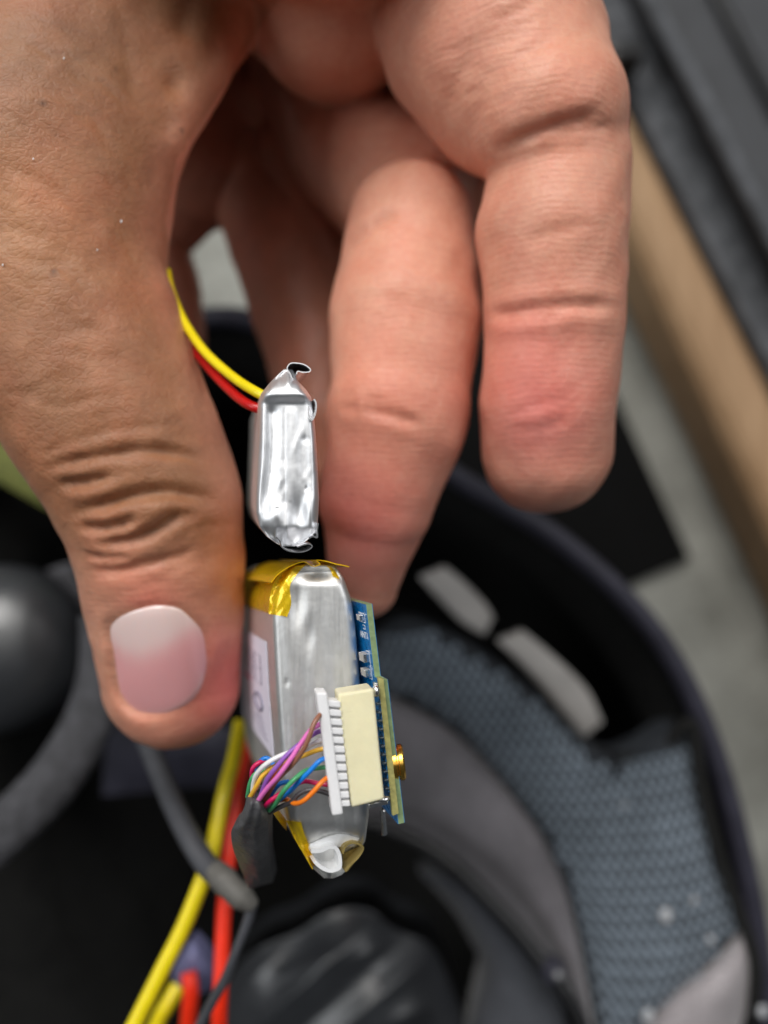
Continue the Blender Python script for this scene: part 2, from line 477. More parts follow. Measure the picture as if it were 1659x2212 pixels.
f = chain_sdf(thumb, 0.80)
f = smin(f, chain_sdf(mass, 0.80), 6)
f = smin(f, chain_sdf(web, 1.0), 7)
palm = smin(chain_sdf(bulge), chain_sdf(lump_b), 3)
palm = smin(palm, chain_sdf(lump_a), 1.5)
palm = smin(palm, chain_sdf(knuckle), 8)
palm = smin(palm, chain_sdf(shade_bridge), 6)
palm = smin(palm, chain_sdf(mid_web), 1.0)
palm = smin(palm, chain_sdf(ring_web), 1.0)
f = smin(f, palm, 2.0)
fi = smin(chain_sdf(idx_m), chain_sdf(idx_d), 2.2)
fi = smin(fi, smin(chain_sdf(idx_p), chain_sdf(idx_q), 5), 0.7)
fi = smin(fi, chain_sdf(idx_side), 2.5)
f = smin(f, fi, 1.0)
fm = smin(chain_sdf(mid_m), chain_sdf(mid_d), 4.0)
fm = smin(fm, smin(chain_sdf(mid_p), chain_sdf(mid_k), 5), 2.2)
f = smin(f, fm, 0.7)
f = smin(f, smin(chain_sdf(ring), chain_sdf(pinky), 0.7), 0.7)
# close the field on the box's border
for k in range(3):
    s0 = [slice(None)] * 3; s0[k] = 0; f[tuple(s0)] = 1.0
    s1 = [slice(None)] * 3; s1[k] = -1; f[tuple(s1)] = 1.0

def surface_nets(f):
    s = f < 0
    n = np.array(f.shape)
    cnt = np.zeros(n - 1, np.int8)
    cor = [(i, j, k) for i in (0, 1) for j in (0, 1) for k in (0, 1)]
    sl = lambda c: tuple(slice(c[a], n[a] - 1 + c[a]) for a in range(3))
    for c in cor: cnt += s[sl(c)]
    mask = (cnt > 0) & (cnt < 8)
    cells = np.argwhere(mask)
    idx = np.full(mask.shape, -1, np.int64); idx[mask] = np.arange(len(cells))
    acc = np.zeros((len(cells), 3)); num = np.zeros(len(cells))
    fv = {c: f[cells[:, 0] + c[0], cells[:, 1] + c[1], cells[:, 2] + c[2]] for c in cor}
    for c in cor:
        for a in range(3):
            if c[a] == 0:
                e = list(c); e[a] = 1; e = tuple(e)
                x, y = fv[c], fv[e]; m = (x < 0) != (y < 0)
                t = np.where(m, x / np.where(m, x - y, 1), 0)
                p = np.tile(np.array(c, float), (len(cells), 1)); p[:, a] += t
                acc[m] += p[m]; num[m] += 1
    Vv = LO + Hh * (cells + acc / num[:, None])
    quads = []
    for a in range(3):
        b, c = (a + 1) % 3, (a + 2) % 3
        s0 = [slice(1, n[k] - 1) for k in range(3)]; s1 = list(s0)
        s0[a] = slice(0, n[a] - 1); s1[a] = slice(1, n[a])
        x, y = s[tuple(s0)], s[tuple(s1)]
        E = np.argwhere(x != y); base = E.copy(); base[:, b] += 1; base[:, c] += 1
        ins = x[tuple(E.T)]
        def cell(db, dc):
            q = base.copy(); q[:, b] += db; q[:, c] += dc
            return idx[q[:, 0], q[:, 1], q[:, 2]]
        Q = np.stack([cell(-1, -1), cell(0, -1), cell(0, 0), cell(-1, 0)], 1)
        Q[~ins] = Q[~ins][:, ::-1]
        quads.append(Q)
    Q = np.vstack(quads); Q = Q[(Q >= 0).all(1)]
    return Vv, Q

HV, HQ = surface_nets(f)
gx, gy, gz = np.gradient(f, Hh)
def sample(g, V):
    q = (V - LO) / Hh; i = np.clip(np.floor(q).astype(int), 0, dims - 2); t = q - i
    o = 0
    for a in (0, 1):
        for b in (0, 1):
            for c in (0, 1):
                wgt = (t[:, 0] if a else 1 - t[:, 0]) * (t[:, 1] if b else 1 - t[:, 1]) * (t[:, 2] if c else 1 - t[:, 2])
                o = o + wgt * g[i[:, 0] + a, i[:, 1] + b, i[:, 2] + c]
    return o
HN = np.stack([sample(g, HV) for g in (gx, gy, gz)], 1)
HN /= np.linalg.norm(HN, axis=1)[:, None] + 1e-9
del gx, gy, gz

def to_px(V): return np.stack([CU + F * V[:, 0] / -V[:, 2], CV - F * V[:, 1] / -V[:, 2], -V[:, 2]], 1)
PX = to_px(HV)
B = 6.0
zb = np.full((400, 500), 1e9)
bi = np.clip(((PX[:, 1] + 300) / B).astype(int), 0, 399); bj = np.clip(((PX[:, 0] + 400) / B).astype(int), 0, 499)
front = HN[:, 2] > 0.02
np.minimum.at(zb, (bi[front], bj[front]), PX[front, 2])
def surf(u, v):
    i = int((v + 300) / B); j = int((u + 400) / B)
    for r in range(0, 7):
        m = zb[max(0, i - r):i + r + 1, max(0, j - r):j + r + 1]
        if m.size and m.min() < 1e8: return float(np.median(m[m < 1e8]))
    return 120.0

DISP = np.zeros(len(HV))
def near(line, reach):
    """distance of the skin's vertices to a line on the skin (given on the grid), and place along it"""
    c = catmull(np.array(line, float), 14)
    S = np.array([P(u, v, surf(u, v)) for u, v in c])
    # light smoothing in depth
    for _ in range(3): S[1:-1] = (S[:-2] + 2 * S[1:-1] + S[2:]) / 4
    lo, hi = S.min(0) - reach, S.max(0) + reach
    k = np.where(((HV > lo) & (HV < hi)).all(1))[0]
    dd = np.full(len(k), 1e9); ti = np.zeros(len(k))
    for j, s_ in enumerate(S):
        d2 = np.linalg.norm(HV[k] - s_, axis=1); m = d2 < dd
        dd[m] = d2[m]; ti[m] = j / (len(S) - 1)
    return k, dd, ti
def groove(line, depth, width, lip=0.16):
    depth *= 0.85; width *= 0.9
    k, dd, ti = near(line, width * 5)
    fade = np.clip(np.minimum(ti, 1 - ti) / 0.22, 0, 1) * (0.85 + 0.18 * np.sin(ti * 17 + line[0][0]) * np.sin(ti * 9 + line[0][1]))
    DISP[k] += fade * (-depth * np.exp(-(dd / width) ** 2) + lip * depth * np.exp(-((dd - 2.3 * width) / (1.1 * width)) ** 2))
def spot(u, v, r_px, amount):
    c = P(u, v, surf(u, v)); dd = np.linalg.norm(HV - c, axis=1)
    DISP[:] += amount * np.exp(-(dd / (r_px * -c[2] / F)) ** 2)

def zt(x, y): return ((200 + x / 1.526) / 1.8445, (1600 + y / 1.526) / 1.8445)     # thumb study
def Z(l): return [zt(*p) for p in l]
groove(Z([(-60, 420), (150, 362), (400, 320), (600, 298), (800, 320), (960, 372)]), 1.3, 0.9)
groove(Z([(20, 512), (200, 495), (400, 450)]), 1.3, 0.9)
groove(Z([(100, 695), (300, 640), (500, 575), (700, 548), (850, 565), (1020, 605)]), 2.0, 1.05)
groove(Z([(150, 762), (300, 775), (430, 748), (530, 700)]), 1.9, 1.0)
groove(Z([(180, 848), (350, 868), (500, 846), (650, 782), (770, 700), (900, 690)]), 1.7, 1.0)
groove(Z([(200, 930), (350, 952), (500, 940)]), 0.8, 0.7)
groove(Z([(210, 1022), (400, 1032), (560, 1002), (750, 955), (930, 890)]), 1.0, 0.9)
groove(Z([(430, 1085), (600, 1080), (760, 1020), (960, 930)]), 0.3, 0.6)
groove(Z([(500, 1140), (640, 1110), (760, 1080)]), 0.25, 0.5)
groove(Z([(0, 250), (300, 190), (560, 150), (800, 140)]), 0.3, 0.7)
groove(Z([(-80, 330), (100, 270), (300, 240)]), 0.3, 0.6)
groove(Z([(800, 800), (950, 760), (1080, 740)]), 0.25, 0.6)
spot(*zt(650, 640), 40, 0.5)
# creases of the back of the hand and the web
groove([(306, -60), (314, 100), (324, 250), (328, 420)], 0.5, 1.3)
groove([(418, -60), (393, 80), (374, 200), (357, 320)], 0.8, 1.8)
groove([(250, -40), (275, 120), (290, 240)], 0.3, 1.4)
groove([(540, -60), (480, 80), (430, 180)], 0.45, 1.4)
groove([(0, 560), (120, 570), (200, 640), (260, 690)], 0.35, 0.9)
groove([(0, 350), (100, 400), (170, 460), (240, 520)], 0.3, 0.9)
groove([(0, 480), (80, 510), (160, 560)], 0.3, 0.9)
groove([(40, 190), (140, 210), (210, 270), (250, 350)], 0.25, 0.8)
r2 = np.random.RandomState(3)
for i in range(46):       # short wandering lines across the back of the thumb and hand
    u0, v0 = r2.uniform(-20, 300), r2.uniform(60, 960)
    a = 0.25 + 0.5 * math.sin(v0 / 260) + r2.uniform(-0.35, 0.35); L = r2.uniform(50, 150)
    if v0 > 700: a = -0.15 + r2.uniform(-0.15, 0.15); u0 += (v0 - 700) * 0.4
    groove([(u0 - L * math.cos(a) / 2, v0 - L * math.sin(a) / 2), (u0 + r2.uniform(-8, 8), v0 + r2.uniform(-8, 8)), (u0 + L * math.cos(a) / 2, v0 + L * math.sin(a) / 2)], r2.uniform(0.10, 0.24), r2.uniform(0.45, 0.8))
# flexion creases of the fingers
groove([(1045, 682), (1100, 676), (1180, 664), (1260, 660), (1350, 664)], 1.1, 1.1)
groove([(1060, 700), (1150, 690), (1230, 682)], 0.35, 0.8)
groove([(1060, 330), (1150, 292), (1230, 265), (1310, 245)], 1.3, 1.2)
groove([(1190, 300), (1260, 280), (1330, 268)], 0.5, 0.8)
groove([(1130, 530), (1200, 500), (1300, 480)], 0.3, 1.0)
groove([(735, 540), (790, 492), (860, 455)], 1.0, 1.2)
groove([(705, 880), (790, 884), (860, 902), (920, 922)], 0.8, 0.9)
groove([(720, 850), (800, 862), (860, 870)], 0.3, 0.7)
groove([(720, 660), (800, 640), (900, 650)], 0.2, 0.9)
groove([(1080, 900), (1150, 880), (1230, 850)], 0.25, 0.9)
groove([(1100, 930), (1170, 925), (1240, 900)], 0.2, 0.9)
for i in range(20):       # fine slanting lines on the base of the index finger
    u0, v0 = r2.uniform(960, 1260), r2.uniform(10, 230); L = r2.uniform(60, 150)
    groove([(u0 - L / 2, v0 + L * 0.2), (u0, v0 + r2.uniform(-5, 5)), (u0 + L / 2, v0 - L * 0.22)], r2.uniform(0.06, 0.16), 0.6)

# nail bed: a quadratic patch fitted to the thumb under the nail's outline
NO = [zt(*p) for p in [(352, 1395), (372, 1345), (500, 1287), (650, 1256), (775, 1268), (850, 1325), (925, 1410), (948, 1530), (918, 1680), (850, 1800),
                       (720, 1880), (590, 1900), (480, 1862), (420, 1780), (398, 1680), (375, 1540)]]
NOc = catmull(NO, 6, True)
nc = NOc.mean(0)
NOc = nc + (NOc - nc) * 1.06
sel = front & (np.hypot(PX[:, 0] - nc[0], (PX[:, 1] - nc[1]) / 1.1) < 165) & (PX[:, 2] < 143)
def basis(u, v):
    a, b = (u - nc[0]) / 150, (v - nc[1]) / 150
    return np.stack([np.ones_like(a), a, b, a * a, a * b, b * b, a ** 4], 1)
coef, *_ = np.linalg.lstsq(basis(PX[sel, 0], PX[sel, 1]), PX[sel, 2], rcond=None)
def nail_d(u, v): return float(basis(np.array([u]), np.array([v]))[0] @ coef)
ang = np.arctan2(NOc[:, 1] - nc[1], NOc[:, 0] - nc[0]); order = np.argsort(ang)
rad_n = np.hypot(*(NOc - nc).T)
def nail_rel(u, v):
    """1 on the nail's outline, less inside"""
    a = np.arctan2(v - nc[1], u - nc[0])
    return np.hypot(u - nc[0], v - nc[1]) / np.interp(a, ang[order], rad_n[order], period=2 * math.pi)
k = np.where(sel)[0]
rel = nail_rel(PX[k, 0], PX[k, 1])
t_ = np.clip((rel - 0.92) / 0.10, 0, 1)
side_ = np.clip(1.0 - (PX[k, 1] - nc[1]) / 90.0, 0.25, 1.0)          # fold stands at the base and sides, not at the free edge
DISP[k] += -0.5 * (1 - t_ * t_ * (3 - 2 * t_)) + 0.34 * side_ * np.exp(-((rel - 1.11) / 0.09) ** 2)

# slow unevenness
def vnoise(V, freq, seed):
    r = np.random.RandomState(seed); o = np.zeros(len(V))
    for i in range(7):
        kx = r.normal(size=3) * freq; o += np.sin(V @ kx + r.rand() * 6.28)
    return o / 7
DISP += 0.35 * vnoise(HV, 0.22, 1) + 0.16 * vnoise(HV, 0.55, 2)
HV2 = HV + HN * DISP[:, None]
px2 = to_px(HV2); r2_ = nail_rel(px2[:, 0], px2[:, 1])
for q in np.where((r2_ < 1.03) & front & (px2[:, 2] < 143))[0]:        # the bed lies just under the nail plate
    w_ = min(max((1.03 - r2_[q]) / 0.08, 0), 1)
    dn = px2[q, 2] * (1 - w_) + w_ * (nail_d(px2[q, 0], px2[q, 1]) + 0.42)
    HV2[q] = P(px2[q, 0], px2[q, 1], dn)

# smooth the fold round the nail
E_ = np.vstack([HQ[:, [0, 1]], HQ[:, [1, 2]], HQ[:, [2, 3]], HQ[:, [3, 0]]])
zone = (r2_ > 0.80) & (r2_ < 1.30) & (px2[:, 2] < 150) & (HN[:, 2] > -0.3)
E_ = E_[zone[E_[:, 0]] | zone[E_[:, 1]]]
for it in range(7):
    acc = np.zeros_like(HV2); cn = np.zeros(len(HV2))
    np.add.at(acc, E_[:, 0], HV2[E_[:, 1]]); np.add.at(cn, E_[:, 0], 1); np.add.at(acc, E_[:, 1], HV2[E_[:, 0]]); np.add.at(cn, E_[:, 1], 1)
    HV2[zone] = 0.45 * HV2[zone] + 0.55 * (acc[zone] / np.maximum(cn[zone], 1)[:, None])

# skin colour: backs are browner, palm sides pinker, fingertips and pressed places flushed
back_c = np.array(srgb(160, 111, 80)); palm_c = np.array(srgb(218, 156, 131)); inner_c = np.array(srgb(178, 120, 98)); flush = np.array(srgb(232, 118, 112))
u, v, d = PX.T
def sm(x, a, b):
    t = np.clip((x - a) / (b - a), 0, 1); return t * t * (3 - 2 * t)
edge_u = np.interp(v, [0, 350, 480, 620, 800, 950, 1080, 1700], [600, 380, 360, 385, 445, 495, 540, 560])
is_thumb = (u < edge_u) & (d < 152)
colr = np.tile(palm_c, (len(HV), 1))
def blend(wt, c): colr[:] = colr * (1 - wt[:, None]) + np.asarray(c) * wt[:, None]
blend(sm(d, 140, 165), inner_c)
tb = np.where(is_thumb, 1.0, 0.0)
tipw = sm(v, 1080, 1330)
blend(tb * (1 - 0.75 * tipw) * (1 - 0.45 * sm(u - (edge_u - 110), 0, 90)), back_c)
def patch(pu, pv, r, c, amt, dmax=200, sy=1.0):
    s_ = P(pu, pv, surf(pu, pv)); q = (HV - s_) * np.array([1, 1 / sy, 1]); wt = amt * np.exp(-(np.linalg.norm(q, axis=1) / (r * -s_[2] / F)) ** 2)
    blend(wt, c)
patch(1160, 870, 180, srgb(228, 132, 126), 0.5)
patch(1130, 740, 90, srgb(238, 140, 126), 0.5)
patch(1160, 900, 90, srgb(224, 112, 116), 0.3)
patch(760, 1130, 170, srgb(214, 106, 106), 0.6)
patch(860, 850, 120, srgb(226, 140, 116), 0.5)
patch(490, 1480, 120, srgb(226, 104, 100), 0.7)
patch(350, 1590, 80, srgb(225, 150, 125), 0.6)
patch(480, 1250, 90, srgb(226, 150, 116), 0.5)
patch(325, 1302, 60, srgb(190, 92, 82), 0.6, sy=0.35)
patch(330, 1270, 70, srgb(205, 110, 95), 0.4, sy=0.5)
patch(460, 1400, 40, srgb(214, 120, 110), 0.5, sy=2.0)
patch(150, 90, 110, srgb(120, 95, 75), 0.45)
patch(20, 480, 160, srgb(200, 145, 102), 0.5)  # light on the thumb's left edge, painted in as paler skin
patch(290, 30, 90, srgb(140, 98, 74), 0.5)
rm = np.random.RandomState(5)
for (pu, pv, r_) in [(93, 222, 7), (118, 588, 8), (250, 150, 6), (395, 282, 5), (515, 1255, 4), (398, 330, 6), (210, 1090, 6)]:
    patch(pu, pv, r_, srgb(70, 50, 42), 0.8)
for i in range(60):
    patch(rm.uniform(0, 330), rm.uniform(0, 1000), rm.uniform(8, 30), srgb(*(np.array([168, 118, 86]) + rm.uniform(-34, 30))), 0.35)

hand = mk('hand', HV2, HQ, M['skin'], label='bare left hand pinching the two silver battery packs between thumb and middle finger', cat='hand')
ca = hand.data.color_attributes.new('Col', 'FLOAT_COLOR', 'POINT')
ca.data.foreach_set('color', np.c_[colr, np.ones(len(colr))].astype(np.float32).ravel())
ba = hand.data.attributes.new('back', 'FLOAT', 'POINT')
bk = tb * (1 - tipw) * 0.9 + 0.10
ba.data.foreach_set('value', bk.astype(np.float32))

# nail plate
nr, na = 26, 72
NV = []; NCOL = []
lun = np.array([zt(*p) for p in [(340, 1440), (450, 1528), (560, 1545), (700, 1492), (850, 1385)]])
for a in range(na):
    th = 2 * math.pi * a / na
    R = np.interp(th if th <= math.pi else th - 2 * math.pi, ang[order], rad_n[order], period=2 * math.pi)
    for r in range(1, nr + 1):
        q = r / nr; uu, vv = nc[0] + R * q * math.cos(th), nc[1] + R * q * math.sin(th)
        dz = 0.02 + (0.60 if q > 0.999 else 0.30 * q ** 9)
        dz -= 0.22 * math.exp(-((uu - nc[0]) / 62) ** 2) * (1 - q ** 6)
        NV.append(P(uu, vv, nail_d(uu, vv) + dz))
        lv = np.interp(uu, lun[:, 0], lun[:, 1])
        wl = 1 / (1 + math.exp((vv - lv) / 11.0))
        wt = 1 / (1 + math.exp(-(q - 0.93) / 0.02)) * (1 if math.sin(th) > 0.3 else 0)
        base = np.array(srgb(229, 164, 165)); base = base * (1 + 0.06 * math.sin(vv / 31.0 + uu / 50.0))
        NCOL.append(base * (1 - wl) + np.array(srgb(240, 212, 207)) * wl)
        NCOL[-1] = NCOL[-1] * (1 - 0.35 * wt) + np.array(srgb(238, 205, 190)) * 0.35 * wt
NV.append(P(nc[0], nc[1], nail_d(*nc) - 0.20)); NCOL.append(np.array(srgb(228, 175, 172)))
NF = []
for a in range(na):
    b = (a + 1) % na
    NF.append([len(NV) - 1, b * nr, a * nr])
    for r in range(nr - 1): NF.append([a * nr + r, b * nr + r, b * nr + r + 1, a * nr + r + 1])
nail = mk('nail', NV, NF, M['nail'], hand, label='pink thumb nail with a large pale half-moon at its base')
nn_ = nail.data.color_attributes.new('Col', 'FLOAT_COLOR', 'POINT')
nn_.data.foreach_set('color', np.c_[np.array(NCOL), np.ones(len(NCOL))].astype(np.float32).ravel())
#--END-HAND--
# ------------------------------------------------------------------ pouch batteries
def z1(x, y): return ((900 + x / 2.572) / 1.8445, (1400 + y / 2.572) / 1.8445)
def z2(x, y): return ((900 + x / 2.212) / 1.8445, (2150 + y / 2.212) / 1.8445)
def z3(x, y): return ((900 + x / 2.0737) / 1.8445, (2650 + y / 2.0737) / 1.8445)

class Pouch:
    """a pouch cell seen on its end: an uneven end cap and a body running back along axis"""
    def __init__(s, left, right, v0, v1, d, axis, height, nv=150, nu=70, roll=1.2):
        s.left, s.right, s.v0, s.v1, s.d, s.axis, s.height, s.nv, s.nu, s.roll = left, right, v0, v1, d, np.array(axis, float), height, nv, nu, roll
    def lr(s, v):
        return np.interp(v, s.left[:, 1], s.left[:, 0]), np.interp(v, s.right[:, 1], s.right[:, 0])
    def dep(s, u, v):
        l, r = s.lr(v); wd = max(r - l, 1e-3); x = np.clip((u - l) / wd, 0, 1)
        e = min(x, 1 - x) * wd * s.d / F                     # mm from the edge
        ev = min(v - s.v0, s.v1 - v) * s.d / F
        R = s.roll
        q = min(max(1 - e / R, 0), 1); qv = min(max(1 - ev / (1.6 * R), 0), 1)
        rim = R * (1 - math.sqrt(max(1 - q * q, 0))) + 0.8 * R * (1 - math.sqrt(max(1 - qv * qv, 0)))
        fade = min(1, e / 0.5)
        return s.d + rim - s.height(u, v) * fade
    def build(s, name, mat, parent):
        tv = np.linspace(0, 1, s.nv); tv = 0.5 - 0.5 * np.cos(np.pi * tv) * (0.55 + 0.45 * np.abs(np.cos(np.pi * tv)))
        tv = (tv - tv.min()) / (tv.max() - tv.min())
        us = 0.5 - 0.5 * np.cos(np.pi * np.linspace(0, 1, s.nu)); us = 0.6 * us + 0.4 * np.linspace(0, 1, s.nu)
        G = np.zeros((s.nv, s.nu, 3))
        for i, t in enumerate(tv):
            v = s.v0 + t * (s.v1 - s.v0); l, r = s.lr(v)
            for j, x in enumerate(us): G[i, j] = P(l + x * (r - l), v, s.dep(l + x * (r - l), v))
        V, Fc = solid_grid(G, s.axis)
        return mk(name, V, Fc, mat, parent, sharp=75)
    def side(s, v, wgt, out=0.15, left=True):
        l, r = s.lr(v)
        p = P(l if left else r, v, s.d + s.roll) + s.axis * wgt
        p[0] += -out if left else out
        return p

def curve(tab, conv): return np.array([conv(x, y) for y, x in tab])
def g2(u, v, cu, cv, su, sv): return math.exp(-((u - cu) / su) ** 2 - ((v - cv) / sv) ** 2)
def st(x, a, b):
    t = min(max((x - a) / (b - a), 0), 1); return t * t * (3 - 2 * t)

rb = np.random.RandomState(11)
lumps = [(rb.uniform(340, 920), rb.uniform(520, 1900), rb.uniform(25, 80), rb.uniform(60, 220), rb.uniform(-0.045, 0.045)) for _ in range(46)]
creases = [(rb.uniform(360, 900), rb.uniform(520, 1950), rb.uniform(0.9, 2.2), rb.uniform(90, 260), rb.choice([-1, 1]) * rb.uniform(0.03, 0.09)) for _ in range(22)]
def h_small(u, v):
    x = (u * 1.8445 - 900) * 2.572; y = (v * 1.8445 - 1400) * 2.572
    h = 0.0
    mid = st(y, 520, 640) * (1 - st(y, 1450, 1800))
    h -= 0.60 * math.exp(-((x - (470 - 60 * st(y, 1000, 1600))) / 62) ** 2) * mid
    h += 0.22 * math.exp(-((x - (392 - 40 * st(y, 1000, 1600))) / 34) ** 2) * mid
    h += 0.12 * math.exp(-((x - 690) / 80) ** 2) * mid
    h -= 0.10 * math.exp(-((x - 780 - 0.08 * (y - 900)) / 70) ** 2) * mid
    h += 0.10 * math.exp(-((x - 880) / 45) ** 2) * mid
    h -= 0.07 * math.exp(-((x - 600) / 9) ** 2) * st(y, 560, 620)
    # ledge below the tapered neck, and the neck itself
    w_ = math.exp(-((x - 610) / 250) ** 4)
    h += 1.15 * w_ * (1 - st(y, 440, 545))
    h -= 2.6 * (1 - st(y, 180, 440)) 
    h += 0.7 * math.exp(-((x - 640) / 60) ** 2) * (1 - st(y, 300, 430))
    # lower facets
    h += 0.55 * g2(x, y, 500, 1690, 90, 110) - 0.5 * g2(x, y, 400, 1850, 70, 90)
    h -= 0.55 * g2(x, y, 740, 1650, 70, 190) + 0.4 * g2(x, y, 700, 1880, 90, 70)
    h += 0.45 * g2(x, y, 860, 1640, 60, 170) + 0.35 * g2(x, y, 620, 1800, 40, 120)
    h -= 0.18 * g2(x, y, 826, 1408, 14, 24) + 0.20 * g2(x, y, 520, 1618, 24, 16) + 0.08 * g2(x, y, 655, 1558, 8, 8) + 0.12 * g2(x, y, 810, 900, 40, 40)
    for ax_, ay_, th_, L_, a in creases:
        dx_, dy_ = x - ax_, y - ay_; al = dx_ * math.cos(th_) + dy_ * math.sin(th_); ac = -dx_ * math.sin(th_) + dy_ * math.cos(th_)
        h += a * max(0, 1 - abs(ac) / 45) * max(0, 1 - abs(al) / L_)
    for cx, cy, sx, sy, a in lumps: h += a * g2(x, y, cx, cy, sx, sy)
    h -= 1.5 * st(y, 1780, 2000)
    return h
SL = curve([(175, 600), (240, 530), (320, 450), (430, 362), (500, 342), (1000, 326), (1500, 306), (1650, 305), (1800, 340), (1900, 420), (1965, 510), (2000, 580)], z1)
SR = curve([(175, 680), (240, 715), (300, 735), (390, 820), (470, 874), (700, 906), (1000, 930), (1500, 956), (1700, 946), (1850, 932), (1900, 880), (1960, 800), (2000, 700)], z1)
small = Pouch(SL, SR, z1(0, 180)[1], z1(0, 1998)[1], 106, (-7.4, 1.5, -38), h_small)
bs = root('pouch_battery', 'smaller crumpled silver foil battery with yellow and red leads, above the taped one', 'battery', P(*z1(600, 1990), 110))
small.build('pouch_body', M['foil'], bs)

def ribbon_geo(path, thick, axis):
    """thin foil strip: a line in the picture plane (mm points) with thickness, running back along axis"""
    path = np.asarray(path, float); T = np.gradient(path, axis=0); T[:, 2] = 0
    T /= np.linalg.norm(T, axis=1)[:, None] + 1e-9
    Nn = np.stack([-T[:, 1], T[:, 0], np.zeros(len(T))], 1) * thick / 2
    axis = np.asarray(axis, float); n = len(path)
    rows = [path + Nn, path - Nn, path - Nn + axis, path + Nn + axis]
    V = np.vstack(rows); Fc = []
    for i in range(n - 1):
        for a in range(4):
            b = (a + 1) % 4
            Fc.append([a * n + i, a * n + i + 1, b * n + i + 1, b * n + i])
    Fc.append([0, n, 2 * n, 3 * n]); Fc.append([n - 1, 4 * n - 1, 3 * n - 1, 2 * n - 1])
    return V, Fc
def ribbon(name, pts, thick, axis, mat, parent, label=None, n=8):
    V, Fc = ribbon_geo(catmull([P(*p) for p in pts], n), thick, axis)
    return mk(name, V, Fc, mat, parent, sharp=50, label=label)

# folded side seams, seen on their cut edge
seam1 = [(690, 300), (660, 230), (628, 175), (655, 128), (710, 118), (800, 135), (862, 178), (856, 208), (790, 214), (738, 204), (722, 232)]
ribbon('seam', [(*z1(x, y), 105.2) for x, y in seam1], 0.15, (-6.4, 1.3, -33), M['foil_edge'], bs)
seam2 = [(520, 1905), (555, 1950), (575, 2005), (640, 2044), (740, 2058), (830, 2042), (882, 2004), (862, 1976), (800, 1982), (735, 2006)]
ribbon('seam', [(*z1(x, y), 105.2) for x, y in seam2], 0.15, (-6.4, 1.3, -33), M['foil_edge'], bs)
ribbon('foil_flap', [(*z1(x, y), 105.4) for x, y in [(850, 560), (848, 640), (880, 705), (915, 640), (925, 540), (905, 490)]], 0.2, (-3, .6, -16), M['foil_edge'], bs)
ribbon('foil_corner', [(*z1(x, y), 105.6) for x, y in [(945, 1760), (935, 1830), (935, 1905), (890, 1895), (850, 1915)]], 0.2, (-3, .6, -16), M['foil_edge'], bs)
tube('lead', [(360, 585, 132), (368, 625, 130), (395, 690, 127), (440, 757, 122), (500, 812, 117), (552, 846, 113), (600, 868, 112)], 0.72, M['w_yellow'], bs, label='yellow lead entering the small battery')
tube('lead', [(385, 700, 134), (420, 757, 128), (465, 810, 122), (510, 855, 117), (546, 878, 114), (590, 890, 114)], 0.72, M['w_deepred'], bs, label='red lead entering the small battery')

# the larger cell
def h_big(u, v):
    h = 0.0
    for cu, su, a in ((612, 7, -0.22), (630, 8, 0.12), (652, 9, -0.16), (676, 10, 0.20), (700, 9, -0.14), (722, 9, 0.12), (744, 8, -0.12)):
        h += 0.45 * a * math.exp(-((u - cu - 0.06 * (v - 1450)) / su) ** 2) * st(v, 1265, 1330)
    h -= 0.55 * g2(u, v, 642, 1300, 17, 50)
    h -= 0.35 * g2(u, v, 668, 1372, 12, 40)
    # recess under the folded top
    h -= 1.0 * (1 - st(v, 1238, 1266)) * math.exp(-((u - 690) / 60) ** 2)
    h += 0.9 * math.exp(-((v - 1222) / 7) ** 2)
    h -= 0.5 * g2(u, v, 690, 1236, 26, 9)
    h -= 3.2 * st(v, 1770, 1895)
    h -= 0.12 * g2(u, v, 620, 1474, 5, 6)
    return h
BL = np.array([(672, 1211), (632, 1221), (613, 1240), (597, 1270), (588, 1300), (587, 1340), (590, 1400), (595, 1500), (607, 1650), (616, 1745), (624, 1771), (655, 1842), (676, 1876), (700, 1897)], float)
BR = np.array([(698, 1211), (724, 1221), (742, 1248), (757, 1290), (767, 1350), (775, 1450), (788, 1600), (796, 1700), (797, 1760), (789, 1816), (763, 1866), (738, 1890), (720, 1897)], float)
BA = np.array([-12.5, -3.2, -42.0])
big = Pouch(BL, BR, 1211, 1897, 109, BA, h_big, roll=1.5)
bb = root('pouch_battery', 'larger silver battery wrapped with amber tape, behind the white plug', 'battery', P(700, 1890, 112))
big.build('pouch_body', M['foil2'], bb)
def side_patch(name, v_a, v_b, w0, w1, out, mat, label=None, nv=10, nw=8, slant=0.0, parent=None, thick=0.06):
    G = np.array([[big.side(v_a + (v_b - v_a) * i / (nv - 1), w0 + (w1 - w0) * j / (nw - 1), out) for j in range(nw)] for i in range(nv)])
    V, Fc = solid_grid(G, (thick, 0, 0))
    return mk(name, V, Fc, mat, parent or bb, sharp=40, label=label)
side_patch('tape', 1230, 1326, 0.0, 1.0, 0.12, M['tape_foil'], 'amber tape on the side of the larger battery')
lab = side_patch('sticker', 1395, 1660, 0.13, 0.98, 0.14, M['paper'], 'white printed sticker on the side of the larger battery', nv=24)
